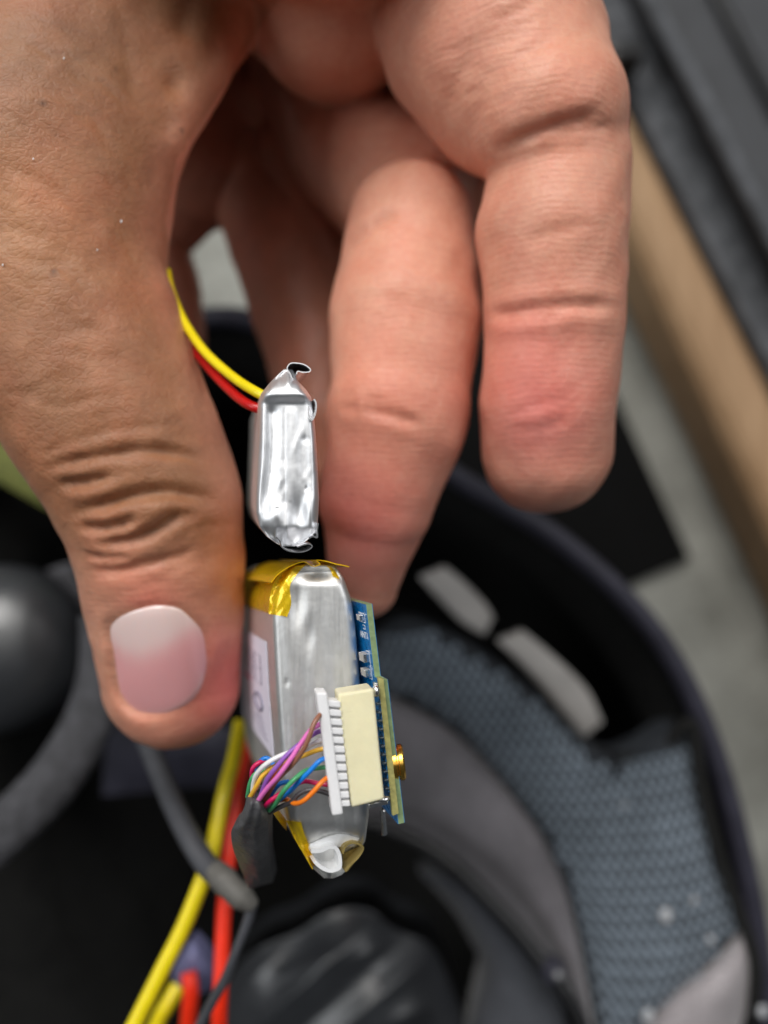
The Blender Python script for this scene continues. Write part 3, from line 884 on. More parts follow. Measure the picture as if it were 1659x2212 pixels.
# print on the sticker: ruled table, emblem, stamp
def label_line(va, vb, wa, wb, name='print_line', mat='ink'):
    side_patch(name, va, vb, wa, wb, 0.20, M[mat], nv=3, nw=3, parent=lab, thick=0.03)
for vv in (1436, 1470, 1506): label_line(vv, vv + 1.2, 0.28, 0.75)
for ww in (0.28, 0.44, 0.75): label_line(1436, 1506, ww, ww + 0.02)
for k_, (vv, wa, wb) in enumerate([(1448, .48, .70), (1458, .48, .62), (1482, .48, .68), (1494, .50, .66), (1600, .30, .52), (1612, .30, .60), (1622, .26, .5), (1634, .24, .5), (1592, .34, .5)]):
    label_line(vv, vv + 2.0, wa, wb)
label_line(1512, 1524, 0.60, 0.85, 'stamp', 'ink_pink')
ov = []
for a in np.linspace(0, 2 * math.pi, 25): ov.append(big.side(1556 + 20 * math.sin(a), 0.40 + 0.10 * math.cos(a), 0.22))
V, Fc = tube_geo(np.array(ov[:-1]), 0.22, 6, closed=True); mk('printed_ring', V, Fc, M['ink'], lab)

def cap_patch(name, A, B, lift, mat, label=None, n_t=30, n_s=10, thick=0.08, wr=0.12, seed=1, parent=None):
    A = resample([(*p, 0) for p in A], n_t); B = resample([(*p, 0) for p in B], n_t)
    r = np.random.RandomState(seed); G = np.zeros((n_t, n_s, 3))
    for i in range(n_t):
        for j in range(n_s):
            q = A[i] * (1 - j / (n_s - 1)) + B[i] * j / (n_s - 1)
            w_ = wr * (math.sin(0.33 * q[0] + 0.21 * q[1]) + math.sin(0.5 * q[0] - 0.3 * q[1] + 1) + 0.12 * r.normal())
            G[i, j] = P(q[0], q[1], big.dep(q[0], q[1]) - lift - w_ * 0.5)
    V, Fc = solid_grid(G, (0, 0, -thick))
    return mk(name, V, Fc, mat, parent or bb, label=label, sharp=60)
cap_patch('tape', [z2(375, 655), z2(395, 470), z2(450, 330), z2(560, 240), z2(690, 200)], [z2(540, 680), z2(575, 570), z2(568, 400), z2(640, 290), z2(700, 225)], 0.22, M['tape_foil'], 'crinkled amber tape on the upper corner of the larger battery')
cap_patch('tape', [z2(885, 230), z2(920, 270), z2(940, 320)], [z2(930, 240), z2(985, 310), z2(1000, 350)], 0.10, M['tape_foil'], wr=0.05, seed=4)
ribbon('tape', [(*z2(x, y), 108.0) for x, y in [(400, 380), (455, 310), (540, 250), (620, 212), (690, 196), (730, 215), (780, 236), (830, 215), (800, 182), (880, 190), (960, 212), (1030, 226), (1088, 240)]], 0.12, (-8.5, -1.8, -28), M['tape'], bb, 'amber tape folded over the top of the larger battery')
# torn lower end: white film folded into a loop and a beige pocket
cap_patch('tape', [z3(500, 1285), z3(560, 1420), z3(640, 1560), z3(715, 1690)], [z3(622, 1300), z3(650, 1400), z3(690, 1500), z3(735, 1650)], 0.25, M['tape_foil'], 'amber tape on the lower edge of the larger battery', wr=0.06, seed=5)
cap_patch('white_film', [z3(690, 1480), z3(820, 1425), z3(950, 1398), z3(1105, 1430)], [z3(740, 1560), z3(860, 1520), z3(960, 1500), z3(1060, 1500)], 0.25, M['film'], wr=0.05, seed=6)
ribbon('film_loop', [(*z3(x, y), 108.6) for x, y in [(705, 1540), (780, 1535), (850, 1505), (905, 1510), (935, 1560), (945, 1640), (930, 1680), (860, 1700), (790, 1672), (735, 1625)]], 0.5, (-2.5, -0.6, -8.4), M['film'], bb, 'white film folded into a loop at the lower end')
cap_patch('beige_pocket', [z3(960, 1560), z3(975, 1640), z3(985, 1710)], [z3(1120, 1490), z3(1090, 1590), z3(1010, 1700)], 0.3, M['beige'], wr=0.15, seed=7)
ribbon('film_edge', [(*z3(x, y), 109.0) for x, y in [(965, 1560), (985, 1500), (1040, 1468), (1110, 1485), (1132, 1520), (1090, 1590), (1030, 1650), (985, 1705)]], 0.3, (-1.2, -0.3, -4), M['beige'], bb)

# ------------------------------------------------------------------ circuit board with its socket
ax_b = BA / np.linalg.norm(BA)                          # runs back, away from the camera
e0 = P(797, 1305, 106.5); e1 = P(851, 1761, 106.5)
ey = (e1 - e0) / np.linalg.norm(e1 - e0)                # down the board's edge
ez = ax_b - ey * (ax_b @ ey); ez /= np.linalg.norm(ez)
ex = np.cross(ey, ez); ex /= np.linalg.norm(ex)
if ex[0] < 0: ex = -ex                                  # to the right
Lb = np.linalg.norm(e1 - e0); Lu = 9.6
cb = root('circuit_board', 'small blue circuit board with ivory socket beside the larger battery', 'circuit board', e1)
def bbx(name, a, b, c, mat, parent=cb, bev=0.0, label=None):
    V, Fc = frame_box(e0, ex, ey, ez, a, b, c); o = mk(name, V, Fc, mat, parent, smooth=False, label=label)
    if bev: bevel(o, bev)
    return o
# laminate: upper and lower lengths are one sheet with a step in its near edge
T = 0.4
poly = [(0, 0), (Lu, 0), (Lu, -3.2), (Lb, -3.2), (Lb, 24), (0, 24)]
def slab(t0, t1):
    V = [e0 + ex * t + ey * y + ez * z for t in (t0, t1) for y, z in poly]; n = len(poly)
    Fc = [list(range(n)), list(range(n, 2 * n))[::-1]] + [[i, i + n, (i + 1) % n + n, (i + 1) % n] for i in range(n)]
    return np.array(V), Fc
lam = mk('laminate', *slab(-T, T), M['fr4'], cb, smooth=False, label='greenish cut edge of the board')
mk('solder_mask', *slab(-T - 0.07, -T - 0.003), M['pcb'], cb, smooth=False, label='blue coated face of the board')
mk('solder_mask', *slab(T + 0.003, T + 0.07), M['pcb'], cb, smooth=False)
XF = -T - 0.07                                          # outer surface of the left face
def chip(y, z, ly, lz, hgt=0.55):
    c = bbx('chip', (XF - hgt, XF - 0.003), (y - ly / 2, y + ly / 2), (z - lz / 2 + .25, z + lz / 2 - .25), M['chip'], bev=0.06)
    for s in (-1, 1):
        zc = z + s * (lz / 2 - 0.12)
        bbx('terminal', (XF - hgt - 0.03, XF - 0.003), (y - ly / 2 - .02, y + ly / 2 + .02), (zc - 0.13, zc + 0.13), M['solder'], bev=0.05)
chip(1.9, 2.6, 0.75, 2.0); chip(7.25, 2.5, 1.1, 2.6, 0.8); chip(9.3, 2.5, 1.0, 2.4, 0.8)
def silk(y0, y1, z0, z1): bbx('print_line', (XF - 0.02, XF - 0.002), (y0, y1), (z0, z1), M['silk'])
silk(1.3, 1.4, 1.1, 4.2); silk(1.3, 2.6, 1.1, 1.25); silk(2.5, 2.6, 1.1, 4.2); silk(2.9, 3.5, 1.6, 1.75); silk(2.9, 3.0, 1.6, 2.8); silk(3.4, 3.5, 1.6, 2.8)
silk(6.4, 10.2, 1.0, 1.12); silk(6.4, 6.5, 1.0, 2.4); silk(10.1, 10.2, 1.0, 2.4)
# the printed letters
tc = bpy.data.curves.new('print', 'FONT'); tc.body = 'ANT1'; tc.size = 0.0013; tc.extrude = 0.00001
to = bpy.data.objects.new('print_tmp', tc); COL.objects.link(to)
dg = bpy.context.evaluated_depsgraph_get(); tm = bpy.data.meshes.new_from_object(to.evaluated_get(dg)); 
tv_ = np.array([v_.co[:] for v_ in tm.vertices]) * 1000; tf = [list(p_.vertices) for p_ in tm.polygons]
bpy.data.objects.remove(to)
tv_[:, 0] -= tv_[:, 0].max()
TV = e0 + ex * (XF - 0.03) + ey * 4.75 + ez * 0.75 + np.outer(tv_[:, 0] * 1.25, -ez) + np.outer(tv_[:, 1], -ey) + np.outer(tv_[:, 2], -ex)
mk('lettering', TV, tf, M['silk'], cb, smooth=False, label='white lettering ANT1')

# ivory socket, front towards the camera
def quad_slab(q, d0, d1, d0r=None):
    """q: four grid corners (tl, tr, br, bl); front at depth d0, back at d1"""
    A = [P(u, v, d0) for u, v in q]
    B_ = [a + np.array([-0.29 * 0.6, -0.05, -1.0]) * (d1 - d0) for a in A]
    V = np.array(A + B_)
    Fc = [[3, 2, 1, 0], [4, 5, 6, 7]] + [[i, (i + 1) % 4, (i + 1) % 4 + 4, i + 4] for i in range(4)]
    n = np.cross(V[2] - V[3], V[1] - V[3])
    if n[2] < 0: Fc = [f_[::-1] for f_ in Fc]
    return V, Fc
qs = [z3(925, 240), z3(1222, 192), z3(1312, 1112), z3(1040, 1182)]
so = mk('socket', *quad_slab(qs, 100.4, 105.0), M['ivory'], cb, smooth=False, label='ivory plastic wire socket on the board'); bevel(so, 0.35, 3)
def lerp(a, b, t): return tuple(np.array(a) * (1 - t) + np.array(b) * t)
def quad_at(ua, va, ub, vb): return None
# little moulding marks on the socket
for t in (0.165, 0.43, 0.625):
    a, b = lerp(qs[0], qs[3], t), lerp(qs[1], qs[2], t)
    q = [lerp(a, b, 0.06), lerp(a, b, 0.34), lerp(a, b, 0.35), lerp(a, b, 0.06)]
    q[2] = (q[2][0], q[2][1] + 1.2); q[3] = (q[3][0], q[3][1] + 0.6)
    mk('mould_line', *quad_slab(q, 100.37, 100.6), M['ivory'], so, smooth=False)
# pins at the foot of the socket and blue edge of the coat
qp = [z3(1252, 285), z3(1285, 280), z3(1362, 1050), z3(1330, 1055)]
mk('blue_strip', *quad_slab([z3(1268, 285), z3(1284, 282), z3(1360, 1050), z3(1344, 1054)], 102.9, 104.0), M['pcb'], cb, smooth=False)
for i in range(11):
    t = (i + 0.4) / 11; a, b = lerp(z3(1240, 290), z3(1322, 1060), t), lerp(z3(1278, 286), z3(1358, 1054), t)
    q = [a, b, (b[0] + .4, b[1] + 4.2), (a[0] + .4, a[1] + 4.2)]
    bevel(mk('pin', *quad_slab(q, 102.4, 103.4), M['pin'], cb, smooth=False), 0.06)
qf = [z3(1258, 105), z3(1302, 115), z3(1428, 1225), z3(1378, 1245)]
mk('board_edge', *quad_slab(qf, 102.6, 103.6), M['fr4y'], cb, smooth=False, label='yellowish lower edge of the board')
# solder anchors at both ends of the socket
def blob(name, u, v, d, r, mat, parent, sx=1.0, sy=1.0, sz=1.0, label=None):
    c = P(u, v, d); V = []; Fc = []; nu, nv = 14, 9; rr = np.random.RandomState(int(u * 7 + v))
    w_ = rr.normal(size=(nv + 1, nu)) * 0.05
    for i in range(nv + 1):
        ph = math.pi * i / nv
        for j in range(nu):
            th = 2 * math.pi * j / nu; k_ = r * (1 + (w_[i, j] if 0 < i < nv else 0))
            V.append(c + np.array([sx * k_ * math.sin(ph) * math.cos(th), sy * k_ * math.cos(ph), sz * k_ * math.sin(ph) * math.sin(th)]))
    for i in range(nv):
        for j in range(nu):
            Fc.append([i * nu + j, i * nu + (j + 1) % nu, (i + 1) * nu + (j + 1) % nu, (i + 1) * nu + j])
    return mk(name, V, [f_[::-1] for f_ in Fc], mat, parent, label=label)
blob('solder_joint', *z3(1240, 215), 101.8, 0.62, M['solder'], cb, 0.8, 1.2, 0.9)
blob('solder_joint', *z3(1190, 243), 100.9, 0.35, M['solder'], cb, 1.6, 0.5, 0.6)
blob('solder_joint', *z3(1300, 1105), 101.6, 0.6, M['solder'], cb, 1.4, 0.7, 0.9)
bevel(mk('anchor_tab', *quad_slab([z3(1225, 150), z3(1252, 150), z3(1262, 240), z3(1232, 240)], 101.8, 103), M['solder'], cb, smooth=False), 0.1)
bevel(mk('anchor_tab', *quad_slab([z3(1180, 1150), z3(1330, 1112), z3(1345, 1150), z3(1190, 1190)], 101.9, 103.5), M['solder'], cb, smooth=False), 0.1)
bevel(mk('anchor_leg', *quad_slab([z3(1285, 1200), z3(1315, 1195), z3(1335, 1410), z3(1290, 1420)], 113, 114), M['solder'], cb, smooth=False), 0.2)
# gold coaxial connector on the far face
gc = P(*z3(1395, 835), 103.8)
def lathe(name, prof, c, axis, mat, parent, seg=32, label=None):
    axis = np.asarray(axis, float); axis /= np.linalg.norm(axis)
    a = np.cross(axis, (0, 1, 0)); a /= np.linalg.norm(a); b = np.cross(axis, a); V = []; Fc = []
    for r, h in prof:
        for k_ in range(seg):
            th = 2 * math.pi * k_ / seg; V.append(c + axis * h + r * (a * math.cos(th) + b * math.sin(th)))
    for i in range(len(prof) - 1):
        for k_ in range(seg): Fc.append([i * seg + k_, i * seg + (k_ + 1) % seg, (i + 1) * seg + (k_ + 1) % seg, (i + 1) * seg + k_])
    return mk(name, V, Fc, mat, parent, label=label, sharp=35)
lathe('antenna_connector', [(0.0, -1.2), (2.3, -1.2), (2.3, 0.0), (2.1, 0.1), (2.1, 0.3), (2.3, 0.4), (2.32, 0.85), (2.1, 1.05), (1.6, 1.05), (1.5, 0.6), (0.4, 0.6), (0.0, 0.6)], gc + np.array([0.2, 0, -1.4]), ex + 0.25 * np.array([0, 0, 1]), M['gold'], cb, label='round gold antenna connector on the back of the board')

# ------------------------------------------------------------------ plug with its coloured wires
hn = root('wire_harness', 'white plug with thin coloured wires gathered in dark tape', 'wire harness', P(*z3(900, 1250), 103))
pl = [mk('tmp', *quad_slab([z3(742, 225), z3(832, 222), z3(972, 1235), z3(890, 1255)], 99.8, 103.8), None)]
bpy.data.objects.remove(pl[0])
plug = mk('plug', *quad_slab([z3(745, 228), z3(838, 225), z3(972, 1238), z3(880, 1252)], 99.9, 103.6), M['nylon'], hn, smooth=False, label='white nylon plug'); bevel(plug, 0.3, 3)
tl, bl_ = z3(835, 290), z3(960, 1170); tr, br_ = z3(945, 300), z3(1028, 1165)
mk('inner_wall', *quad_slab([tl, tr, br_, bl_], 101.0, 103.4), M['nylon'], plug, smooth=False)
for i in range(12):
    t0, t1 = (i + 0.0) / 11.6, (i + 0.68) / 11.6
    q = [lerp(tl, bl_, t0), lerp(tr, br_, t0), lerp(tr, br_, min(t1, 1)), lerp(tl, bl_, min(t1, 1))]
    bevel(mk('rib', *quad_slab(q, 100.15, 101.2), M['nylon'], plug, smooth=False), 0.08)
W = [
 ('brown', [(800, 388, 100.6), (765, 425, 99.8), (725, 490, 99.2), (690, 590, 98.8), (640, 700, 99), (560, 810, 99.8), (470, 900, 101), (400, 980, 102), (320, 1120, 103.5)]),
 ('pink', [(810, 462, 101), (750, 505, 100.4), (690, 550, 100), (600, 680, 99.6), (520, 800, 99.4), (430, 920, 99.8), (340, 1020, 101), (255, 1135, 102.5)]),
 ('purple', [(815, 532, 101.4), (740, 562, 101.2), (640, 630, 101), (520, 730, 100.4), (420, 840, 100.2), (340, 950, 101), (280, 1100, 103)]),
 ('white', [(825, 608, 101.4), (740, 640, 102), (650, 685, 102.2), (480, 738, 101), (350, 805, 100.6), (262, 890, 101.4), (228, 980, 102.6), (215, 1120, 104)]),
 ('amber', [(830, 685, 101.2), (740, 708, 101.2), (640, 748, 101.8), (420, 826, 101.4), (310, 908, 101.4), (255, 1000, 102), (190, 1110, 104)]),
 ('blue', [(840, 765, 101), (775, 792, 100.2), (690, 880, 100), (600, 970, 100.6), (520, 1050, 101.4), (420, 1130, 103)]),
 ('green', [(845, 842, 101.2), (765, 850, 101.2), (660, 872, 100.8), (560, 950, 99.8), (470, 1050, 100), (415, 1140, 102), (360, 1200, 104)]),
 ('orange', [(855, 920, 101), (795, 965, 99.8), (720, 1050, 99.4), (640, 1122, 99.8), (570, 1142, 101), (490, 1108, 103), (400, 1130, 104.5)]),
 ('crimson', [(862, 992, 101.2), (760, 976, 101.6), (640, 962, 102), (500, 1030, 101.6), (370, 1120, 101.8), (310, 1180, 104)]),
 ('black', [(872, 1072, 101.2), (780, 1042, 101), (690, 1032, 100.8), (610, 1062, 101), (540, 1130, 101.6), (450, 1172, 103), (360, 1220, 105)]),
 ('green', [(330, 860, 104), (240, 905, 103.6), (200, 980, 104), (180, 1090, 105)]),
 ('crimson', [(380, 790, 105.5), (290, 800, 104.6), (225, 850, 104.4), (215, 930, 105), (230, 1080, 106)]),
 ('blue', [(440, 900, 103), (360, 780, 104.6), (300, 782, 104.8), (260, 850, 105.5), (250, 1000, 106)]),
 ('blue', [(520, 960, 103.4), (440, 985, 103), (380, 1060, 103.6), (330, 1160, 105)]),
 ('orange', [(500, 770, 103.4), (420, 860, 103), (370, 950, 103), (330, 1080, 105)]),
]
for nm, pts in W:
    tube('wire', [(*z3(x, y), d) for x, y, d in pts], 0.31, M['w_' + nm], hn, n=8, seg=10, label=nm.replace('amber', 'yellow') + ' wire')
Atp = [(*z3(x, y), d) for x, y, d in [(172, 1075, 104), (150, 1180, 104), (95, 1300, 106), (45, 1372, 108), (60, 1520, 112), (120, 1680, 118), (190, 1850, 126)]]
Btp = [(*z3(x, y), d) for x, y, d in [(325, 1105, 104), (345, 1200, 104), (352, 1300, 106), (348, 1400, 108), (352, 1560, 112), (370, 1690, 118), (385, 1795, 126)]]
pad('tape_wrap', Atp, Btp, 2.6, 4.5, M['tape_black'], hn, 60, 24, power=2.2, endpow=30, wrinkle=1.5, seed=4, label='dark grey tape wrapped round the wire bundle')
pad('tape_wrap', [(*z3(x, y), d) for x, y, d in [(180, 1650, 116), (185, 1720, 118), (190, 1790, 121), (200, 1850, 124)]],
    [(*z3(x, y), d) for x, y, d in [(345, 1560, 113), (360, 1640, 115), (378, 1720, 119), (384, 1790, 123)]], 0.8, 1.2, M['tape_black'], hn, 16, 12, wrinkle=0.6, seed=9)
pad('amber_film', [(*z3(x, y), d) for x, y, d in [(320, 1110, 108), (400, 1240, 110), (500, 1370, 111.5)]], [(*z3(x, y), d) for x, y, d in [(345, 1100, 110), (430, 1190, 112), (505, 1290, 113)]], 0.1, 0.15, M['tape'], bb, 12, 4, label='loose strip of amber tape')

# ------------------------------------------------------------------ loose wires and cables
def wire_thing(name, label, cat, pts, r, mat, group=None, **kw):
    o = tube(name, pts, r, mat, None, n=10, seg=16, label=label, cat=cat, group=group, **kw); return o
wire_thing('power_wire', 'thick yellow wire hanging down to the lower left corner', 'wire', [(520, 1560, 165), (505, 1640, 160), (488, 1700, 157), (470, 1780, 154), (455, 1850, 152), (432, 1915, 150), (395, 2005, 148), (350, 2095, 146), (285, 2225, 144), (200, 2400, 142)], 1.48, M['w_yellow'])
wire_thing('power_wire', 'thick bright red wire hanging beside the yellow one', 'wire', [(535, 1600, 168), (518, 1680, 163), (508, 1740, 160), (497, 1820, 157), (490, 1890, 155), (484, 1960, 153), (480, 2050, 151), (476, 2150, 149), (470, 2300, 148)], 1.5, M['w_red'])
gcab = root('grey_cable', 'soft grey cable crossing over the yellow and red wires', 'cable', P(545, 1955, 118))
tube('jacket', [(270, 1480, 175), (318, 1600, 165), (350, 1680, 158), (392, 1775, 150), (440, 1860, 144), (490, 1910, 140)], [2.0, 2.1, 2.1, 2.0], M['grey_cable'], gcab, n=10, seg=16)
tube('splice_sleeve', [(462, 1878, 141), (490, 1908, 139), (515, 1932, 138), (548, 1958, 138)], [1.9, 2.4, 2.1, 2.2, 1.2], M['warm_grey'], gcab, n=8, seg=16, label='pale warm grey sleeve at the end of the cable')
tube('core_wire', [(545, 1950, 138), (535, 1990, 138), (512, 2050, 138), (486, 2115, 139), (455, 2170, 140), (420, 2240, 141)], [1.0, 0.8, 0.9, 0.9], M['grey_cable'], gcab, n=8, seg=12)
lv = root('lavender_connector', 'blurred lavender connector with short red and yellow wires', 'connector', P(420, 2110, 178))
pad('sleeve', [(388, 2070, 174), (372, 2100, 174), (380, 2135, 175), (400, 2160, 176)], [(415, 2035, 172), (440, 2062, 172), (462, 2098, 173), (455, 2140, 175)], 3, 5, M['lavender'], lv, 20, 14, power=2.2, endpow=4)
tube('wire', [(408, 2100, 168), (412, 2140, 167), (408, 2190, 167), (400, 2280, 168)], 1.7, M['w_red'], lv, label='short red wire')
tube('wire', [(385, 2130, 174), (362, 2170, 172), (345, 2200, 172), (310, 2280, 172)], 1.7, M['w_yellow'], lv, label='short yellow wire')
# ------------------------------------------------------------------ the upturned helmet below
hel = root('helmet', 'black upturned helmet with grey padded lining under the hand', 'helmet', np.array([0, -60.0, -FLOOR + 2]))
RIM = [(960, 1012), (1080, 1085), (1200, 1160), (1350, 1290), (1450, 1420), (1530, 1590), (1592, 1800), (1640, 2050), (1650, 2300), (1560, 2600), (1300, 2850),
       (900, 2950), (450, 2850), (100, 2500), (-100, 2050), (-150, 1650), (-110, 1250), (20, 950), (230, 760), (430, 690), (600, 715), (800, 880)]
rim = catmull([P(u, v, 228) for u, v in RIM], 8, True)
cen = rim.mean(0)
V, Fc = tube_geo(rim, 3.1, 14, True, 1.3); mk('rim_trim', V, Fc, M['trim'], hel, label='dark bluish rubber trim round the helmet opening')
def rings(name, prof, mat, flip=False):
    n = len(rim); V = []; Fc = []
    for sc, d in prof:
        q = cen + (rim - cen) * sc; q[:, 2] = -d; V.append(q)
    V = np.vstack(V)
    for i in range(len(prof) - 1):
        for k in range(n):
            f_ = [i * n + k, i * n + (k + 1) % n, (i + 1) * n + (k + 1) % n, (i + 1) * n + k]
            Fc.append(f_[::-1] if flip else f_)
    Fc.append([(len(prof) - 1) * n + k for k in range(n)] if not flip else [(len(prof) - 1) * n + k for k in range(n)][::-1])
    return mk(name, V, Fc, mat, hel, sharp=70)
rings('shell', [(1.012, 230), (1.05, 245), (1.09, 275), (1.06, 320), (0.93, 355), (0.7, 380), (0.35, 393)], M['shell'], True)
rings('foam_liner', [(0.985, 229), (0.95, 234), (0.90, 240), (0.86, 252), (0.84, 300), (0.75, 335), (0.5, 360), (0.2, 370)], M['foam_black'])
# pale foam showing through two slots
pad('foam_slot', [(906, 1246, 243), (945, 1290, 243), (1000, 1345, 243), (1046, 1372, 243)], [(962, 1224, 243), (1000, 1255, 243), (1045, 1300, 243), (1066, 1335, 243)], 1.5, 5, M['eps'], hel, 20, 10, power=6, endpow=8, label='pale foam slot nearer the fingers')
pad('foam_slot', [(1076, 1385, 242), (1140, 1450, 242), (1215, 1540, 242), (1262, 1592, 242)], [(1132, 1364, 242), (1205, 1425, 242), (1268, 1490, 242), (1302, 1560, 242)], 1.5, 5, M['eps'], hel, 22, 10, power=6, endpow=8, label='pale foam slot lower on the lining')
# mesh-fabric pad: backing plus a woven sheet with real openings
MA = [(800, 1380, 246), (880, 1335, 243), (1000, 1385, 238), (1120, 1470, 234), (1230, 1570, 230), (1330, 1640, 226), (1430, 1600, 226), (1488, 1570, 228), (1512, 1700, 225), (1550, 1850, 222), (1598, 1985, 222), (1560, 2060, 220), (1470, 2150, 219), (1390, 2230, 218), (1330, 2320, 218)]
MB = [(800, 1470, 250), (850, 1500, 248), (930, 1540, 244), (1010, 1600, 240), (1080, 1680, 236), (1140, 1760, 232), (1170, 1800, 231), (1190, 1840, 230), (1210, 1890, 229), (1225, 1950, 228), (1240, 2010, 227), (1255, 2075, 226), (1264, 2140, 225), (1275, 2200, 224), (1290, 2300, 223)]
Gm = pad_grid(MA, MB, 90, 60, 7.0, power=2.4, endpow=10, wrinkle=1.5, seed=5)
mp = mk('mesh_pad', *solid_grid(Gm, (0, 0, -14)), M['mesh_under'], hel, label='blue-grey mesh fabric pad of the lining')
# the weave lies in the pad's own plane: cells about 2.9 mm laid out in millimetres, cut to the pad's outline
from mathutils.bvhtree import BVHTree
Gd = pad_grid(MA, MB, 120, 80, 7.0, power=2.4, endpow=10, wrinkle=1.5, seed=5)
gv, gf = solid_grid(Gd, (0, 0, -2)); bvh = BVHTree.FromPolygons([Vector(p) for p in gv], gf)
WV, WF = [], []
ca_, sa_ = math.cos(0.16), math.sin(0.16)
pit_u, pit_v = 2.9, 4.6
lo = Gd.reshape(-1, 3).min(0); hi = Gd.reshape(-1, 3).max(0); ctr = (lo + hi) / 2
rw = np.random.RandomState(2)
nA = 10
for iu in range(-32, 33):
    for iv in range(-32, 33):
        cx = (iu + 0.12 * math.sin(iv * 0.7)) * pit_u; cy = iv * pit_v
        if abs(cx) > 75 or abs(cy) > 90: continue
        inner, outer = [], []
        ok = True
        for k in range(nA):
            th = 2 * math.pi * k / nA
            rx, ry = 0.85 * math.cos(th), 1.3 * math.sin(th)
            # outer: cell rectangle boundary
            m = max(abs(math.cos(th)) / (pit_u / 2), abs(math.sin(th)) / (pit_v / 2)); bx, by = math.cos(th) / m, math.sin(th) / m
            for (ox, oy, lift, L_) in ((rx, ry, 0.15, inner), (bx * 0.72 + rx * 0.28, by * 0.72 + ry * 0.28, 0.75, outer)):
                x, y = cx + ox, cy + oy
                X, Y = ctr[0] + x * ca_ - y * sa_, ctr[1] + x * sa_ + y * ca_
                h_ = bvh.ray_cast(Vector((X, Y, 0)), Vector((0, 0, -1)))
                if h_[0] is None: ok = False; break
                L_.append((X, Y, h_[0].z + lift))
            if not ok: break
        if not ok: continue
        # cell's own border
        bord = []
        for k in range(nA):
            th = 2 * math.pi * k / nA
            m = max(abs(math.cos(th)) / (pit_u / 2), abs(math.sin(th)) / (pit_v / 2)); bx, by = math.cos(th) / m, math.sin(th) / m
            x, y = cx + bx, cy + by
            X, Y = ctr[0] + x * ca_ - y * sa_, ctr[1] + x * sa_ + y * ca_
            h_ = bvh.ray_cast(Vector((X, Y, 0)), Vector((0, 0, -1)))
            if h_[0] is None: ok = False; break
            bord.append((X, Y, h_[0].z + 0.7))
        if not ok: continue
        n0 = len(WV); WV += inner + outer + bord
        for k in range(nA):
            k2 = (k + 1) % nA
            WF.append([n0 + k, n0 + k2, n0 + nA + k2, n0 + nA + k][::-1]); WF.append([n0 + nA + k, n0 + nA + k2, n0 + 2 * nA + k2, n0 + 2 * nA + k][::-1])
wm = mk('mesh_weave', WV, WF, M['mesh_fabric'], mp, kind='stuff', label='open mesh weave on the pad')
# velour pads and pipings
pad('velour_pad', [(790, 1500, 246), (880, 1530, 244), (980, 1590, 240), (1070, 1680, 236), (1145, 1775, 232), (1200, 1870, 229), (1235, 1970, 226), (1262, 2100, 223), (1285, 2230, 221), (1300, 2330, 220)],
    [(780, 1770, 252), (850, 1795, 250), (920, 1825, 247), (985, 1872, 244), (1060, 1945, 240), (1120, 2010, 237), (1170, 2070, 234), (1215, 2120, 231), (1250, 2200, 229), (1270, 2320, 227)], 7, 12, M['velour'], hel, 60, 26, power=2.2, endpow=12, wrinkle=0.8, seed=8, label='mauve-grey velour pad beside the mesh')
pad('velour_pad', [(1612, 1998, 220), (1630, 2080, 218), (1618, 2170, 217), (1580, 2260, 217), (1500, 2380, 217)], [(1590, 2035, 219), (1530, 2100, 217), (1450, 2160, 216), (1390, 2225, 216), (1320, 2340, 216)], 5, 10, M['velour_light'], hel, 36, 20, power=2.2, endpow=8, wrinkle=0.8, seed=9, label='paler velour corner pad')
pad('velour_pad', [(905, 1885, 252), (980, 1900, 250), (1060, 1965, 246), (1130, 2040, 243), (1190, 2120, 240), (1220, 2200, 238), (1240, 2330, 236)],
    [(940, 1920, 256), (985, 1975, 255), (1015, 2030, 253), (1040, 2080, 251), (1035, 2130, 250), (1020, 2200, 249), (1000, 2320, 248)], 5, 10, M['velour_dark'], hel, 40, 18, power=2.2, wrinkle=0.8, seed=10, label='dark grey velour pad at the bottom')
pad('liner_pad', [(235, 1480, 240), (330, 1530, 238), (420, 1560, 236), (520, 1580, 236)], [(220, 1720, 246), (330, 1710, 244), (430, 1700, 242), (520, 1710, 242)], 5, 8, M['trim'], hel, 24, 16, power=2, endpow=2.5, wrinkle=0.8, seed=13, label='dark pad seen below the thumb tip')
tube('piping', [(790, 1775, 248), (860, 1800, 245), (930, 1832, 242), (990, 1876, 239), (1060, 1948, 235), (1120, 2012, 232), (1172, 2075, 229), (1200, 2105, 227), (1225, 2140, 226), (1262, 2215, 224), (1290, 2330, 222)], 1.5, M['trim'], hel, label='dark piping along the velour pad')
tube('thin_cable', [(690, 1755, 236), (790, 1772, 233), (862, 1797, 230), (930, 1832, 227), (992, 1878, 224), (1062, 1950, 221), (1122, 2016, 219), (1174, 2080, 217), (1205, 2118, 216), (1232, 2160, 215), (1265, 2235, 214), (1295, 2340, 214)], 2.0, M['cable_black'], None, label='thin black cable lying across the grey lining towards the bottom right', cat='cable')
tube('piping', [(1340, 1640, 228), (1420, 1625, 226), (1492, 1560, 224), (1512, 1680, 221), (1548, 1830, 218), (1600, 1980, 216), (1632, 2080, 214), (1628, 2200, 214)], 1.7, M['foam_black'], hel, label='black piping round the mesh pad')
lathe('snap_button', [(0, 1.2), (2.6, 1.0), (3.2, 0.2), (3.2, -3)][::-1], P(1196, 2098, 215), (0.1, 0.1, 1), M['trim'], hel, seg=20, label='small snap on the piping')
blob('rivet', 1205, 2106, 213.6, 1.4, M['steel'], hel)

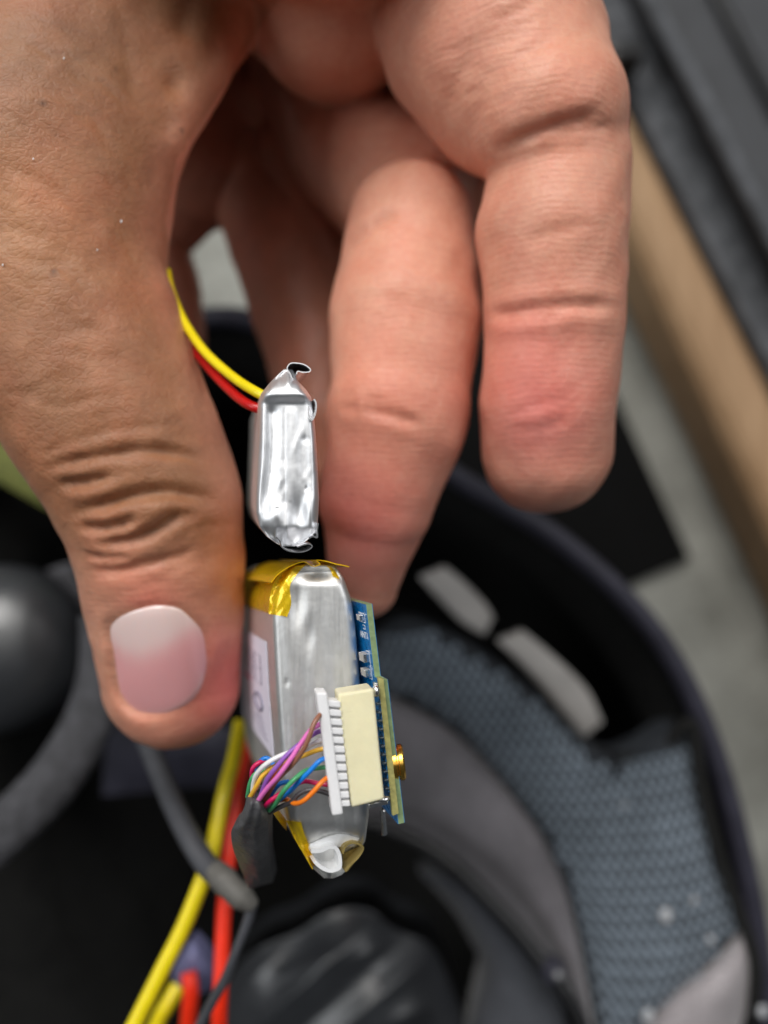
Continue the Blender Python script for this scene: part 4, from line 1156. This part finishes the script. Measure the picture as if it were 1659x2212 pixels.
# lint on the lining
for i, (u_, v_, d_, r_) in enumerate([(1438, 1978, 214, 1.6), (1350, 1740, 222, 0.8), (1500, 1945, 216, 0.8), (1400, 2195, 212, 1.5), (1535, 2030, 213, 0.9), (1648, 2185, 212, 1.3)]):
    names = ['largest white lint fleck on the mesh fabric', 'tiny white speck high on the mesh fabric', 'small white speck near the right edge of the mesh', 'pale lint fleck at the bottom edge of the picture', 'small white speck on the pale velour corner', 'white lint fleck at the lower right edge']
    blob('lint', u_, v_, d_, r_, M['lint'], None, 1.0, 1.3, 0.7); o = bpy.context.scene.collection.objects[-1]
    o['label'] = names[i]; o['category'] = 'lint'; o['group'] = 'white lint flecks on the lining'

# ------------------------------------------------------------------ black vinyl lump in front, dome and strap at left
vb = root('vinyl_bag', 'glossy black vinyl lump catching grey highlights at the bottom', 'bag', P(740, 2150, 250))
VA = resample([(470, 2190, 238), (505, 2100, 236), (560, 2048, 233), (640, 2015, 231), (715, 1968, 229), (790, 1964, 230), (850, 2006, 232), (935, 2050, 236), (1000, 2200, 242)], 90)
VB = resample([(430, 2520, 246), (520, 2520, 240), (600, 2520, 236), (680, 2520, 234), (780, 2520, 234), (870, 2520, 236), (950, 2520, 240), (1030, 2520, 246)], 90)
ridges = [((540, 2230), (810, 1990), 75, 6.5), ((660, 2290), (920, 2070), 70, 5.0), ((480, 2190), (600, 2060), 50, 3.5), ((800, 2240), (960, 2150), 55, 4.0), ((600, 2110), (720, 2060), 28, 1.6), ((760, 2080), (850, 2030), 26, 1.6)]
GV = np.zeros((90, 70, 3))
for i in range(90):
    for j in range(70):
        t_, s_ = i / 89, j / 69
        q = VA[i] * (1 - s_) + VB[i] * s_
        bul = (1 - abs(2 * s_ - 1) ** 2.4) * (1 - abs(2 * t_ - 1) ** 3.0)
        hh = 9 * bul
        for (a_, b_, w_, h_) in ridges:
            a_, b_ = np.array(a_, float), np.array(b_, float); dv = b_ - a_
            tt = np.clip(((q[:2] - a_) @ dv) / (dv @ dv), 0, 1); ds = np.linalg.norm(q[:2] - a_ - tt * dv)
            hh += h_ * bul ** 0.4 * max(0, 1 - ds / w_) ** 1.3 * math.sin(math.pi * (0.15 + 0.7 * tt))
        hh += 0.6 * math.sin(q[0] * 0.022 + q[1] * 0.015) * math.sin(q[1] * 0.019 - q[0] * 0.011) * bul
        GV[i, j] = P(q[0], q[1], q[2] - hh)
mk('vinyl_skin', *solid_grid(GV, (0, 0, -20)), M['gloss_black'], vb)
dm = root('ear_cup', 'dark glossy rounded cup at the left edge, beside the thumb', 'ear cup', P(-20, 1420, 225))
lathe('cup_shell', [(0, 15), (6, 14.6), (12, 13), (17, 10), (20.5, 6), (22, 2), (22, -4), (20, -9)][::-1], P(5, 1400, 212), (0.05, 0.15, 1), M['gloss_black'], dm, seg=48)
pad('cup_cushion', [(150, 1215, 222), (200, 1300, 222), (222, 1400, 222), (205, 1520, 222)], [(100, 1230, 224), (150, 1310, 224), (168, 1400, 224), (150, 1500, 224)], 3, 6, M['strap'], dm, 24, 12, wrinkle=0.6, seed=31)
tube('chin_strap', [(225, 1330, 205), (222, 1440, 200), (190, 1560, 195), (112, 1690, 190), (0, 1800, 186), (-120, 1900, 184), (-260, 2000, 184)], [6.3, 6.0, 6.4, 6.1, 6.3], M['strap'], None, n=10, seg=18, flat=0.5, label='thick dark grey webbing strap curving out of the left edge', cat='strap')

# ------------------------------------------------------------------ things on the floor behind
def floor_box(name, quad, d_top, d_bot, mat, parent=None, bev=1.0, label=None, cat=None, kind=None):
    A = [P(u, v, d_top) for u, v in quad]; B_ = [np.array([a[0], a[1], -d_bot]) for a in A]
    V = np.array(A + B_); Fc = [[3, 2, 1, 0], [4, 5, 6, 7]] + [[i, (i + 1) % 4, (i + 1) % 4 + 4, i + 4] for i in range(4)]
    n = np.cross(V[2] - V[3], V[1] - V[3])
    if n[2] < 0: Fc = [f_[::-1] for f_ in Fc]
    o = mk(name, V, Fc, mat, parent, smooth=False, label=label, cat=cat, kind=kind)
    if bev: bevel(o, bev, 4 if bev > 5 else 2)
    return o
# a square timber: its pale top and its shaded left side both show
floor_box('timber_batten', [(1083, -100), (1202, -100), (2116, 1700), (1926, 1700)], 345, FLOOR - 0.5, M['wood'], label='pale wooden batten running down behind the index finger', cat='batten', bev=11)
floor_box('black_sheet', [(600, 690), (1255, 690), (1494, 1205), (900, 1480)], FLOOR - 6, FLOOR - 0.3, M['black_sheet'], label='black sheet lying between the helmet and the batten', cat='mat', bev=1.5)  # flat black sheet filling the black area of the floor
cs = root('tool_case', 'dark grey case with speckled felt edge in the upper right corner', 'case', np.array([130.0, 120, -FLOOR]))
floor_box('felt_border', [(1206, -100), (1350, -100), (2260, 1700), (2122, 1700)], 352, FLOOR - 0.5, M['case_felt'], cs, bev=2)
floor_box('lid', [(1352, -100), (2400, -100), (2400, 1700), (2264, 1700)], 335, FLOOR - 0.5, M['case'], cs, bev=4)
tube('lid_ridge', [(1375, -60, 334), (1430, 50, 333), (1520, 220, 333), (1610, 400, 333), (1760, 690, 334)], 3.2, M['case_felt'], cs)
tube('lid_ridge', [(1520, -60, 334), (1600, 90, 333), (1690, 260, 333)], 2.6, M['shell'], cs)
floor_box('hole_block', [(1318, 86), (1392, 78), (1400, 122), (1326, 128)], 332, 352, M['shell'], cs, bev=2, label='black block in place of a dark hole in the case')  # darkness of a hole in the case, put in as a black block
blob('pale_spot', 1605, 340, 350, 6, M['steel'], cs, 0.7, 1.3, 0.5)  # small pale spot on the case
tube('olive_strap', [(-200, 930, 215), (-60, 965, 214), (40, 1018, 213), (130, 1068, 214), (260, 1130, 218)], 5.2, M['olive'], None, flat=0.25, label='blurred olive green strap at the left edge', cat='strap')

# dust on the back of the thumb
for i, (u_, v_, r_) in enumerate([(72, 343, 0.20), (262, 478, 0.26), (210, 540, 0.16), (138, 126, 0.2), (6, 572, 0.2), (60, 905, 0.14)]):
    blob('dust_fleck', u_, v_, surf(u_, v_) - 0.05, r_ * 0.6, M['silk'], hand, 0.8, 1.3, 0.6)
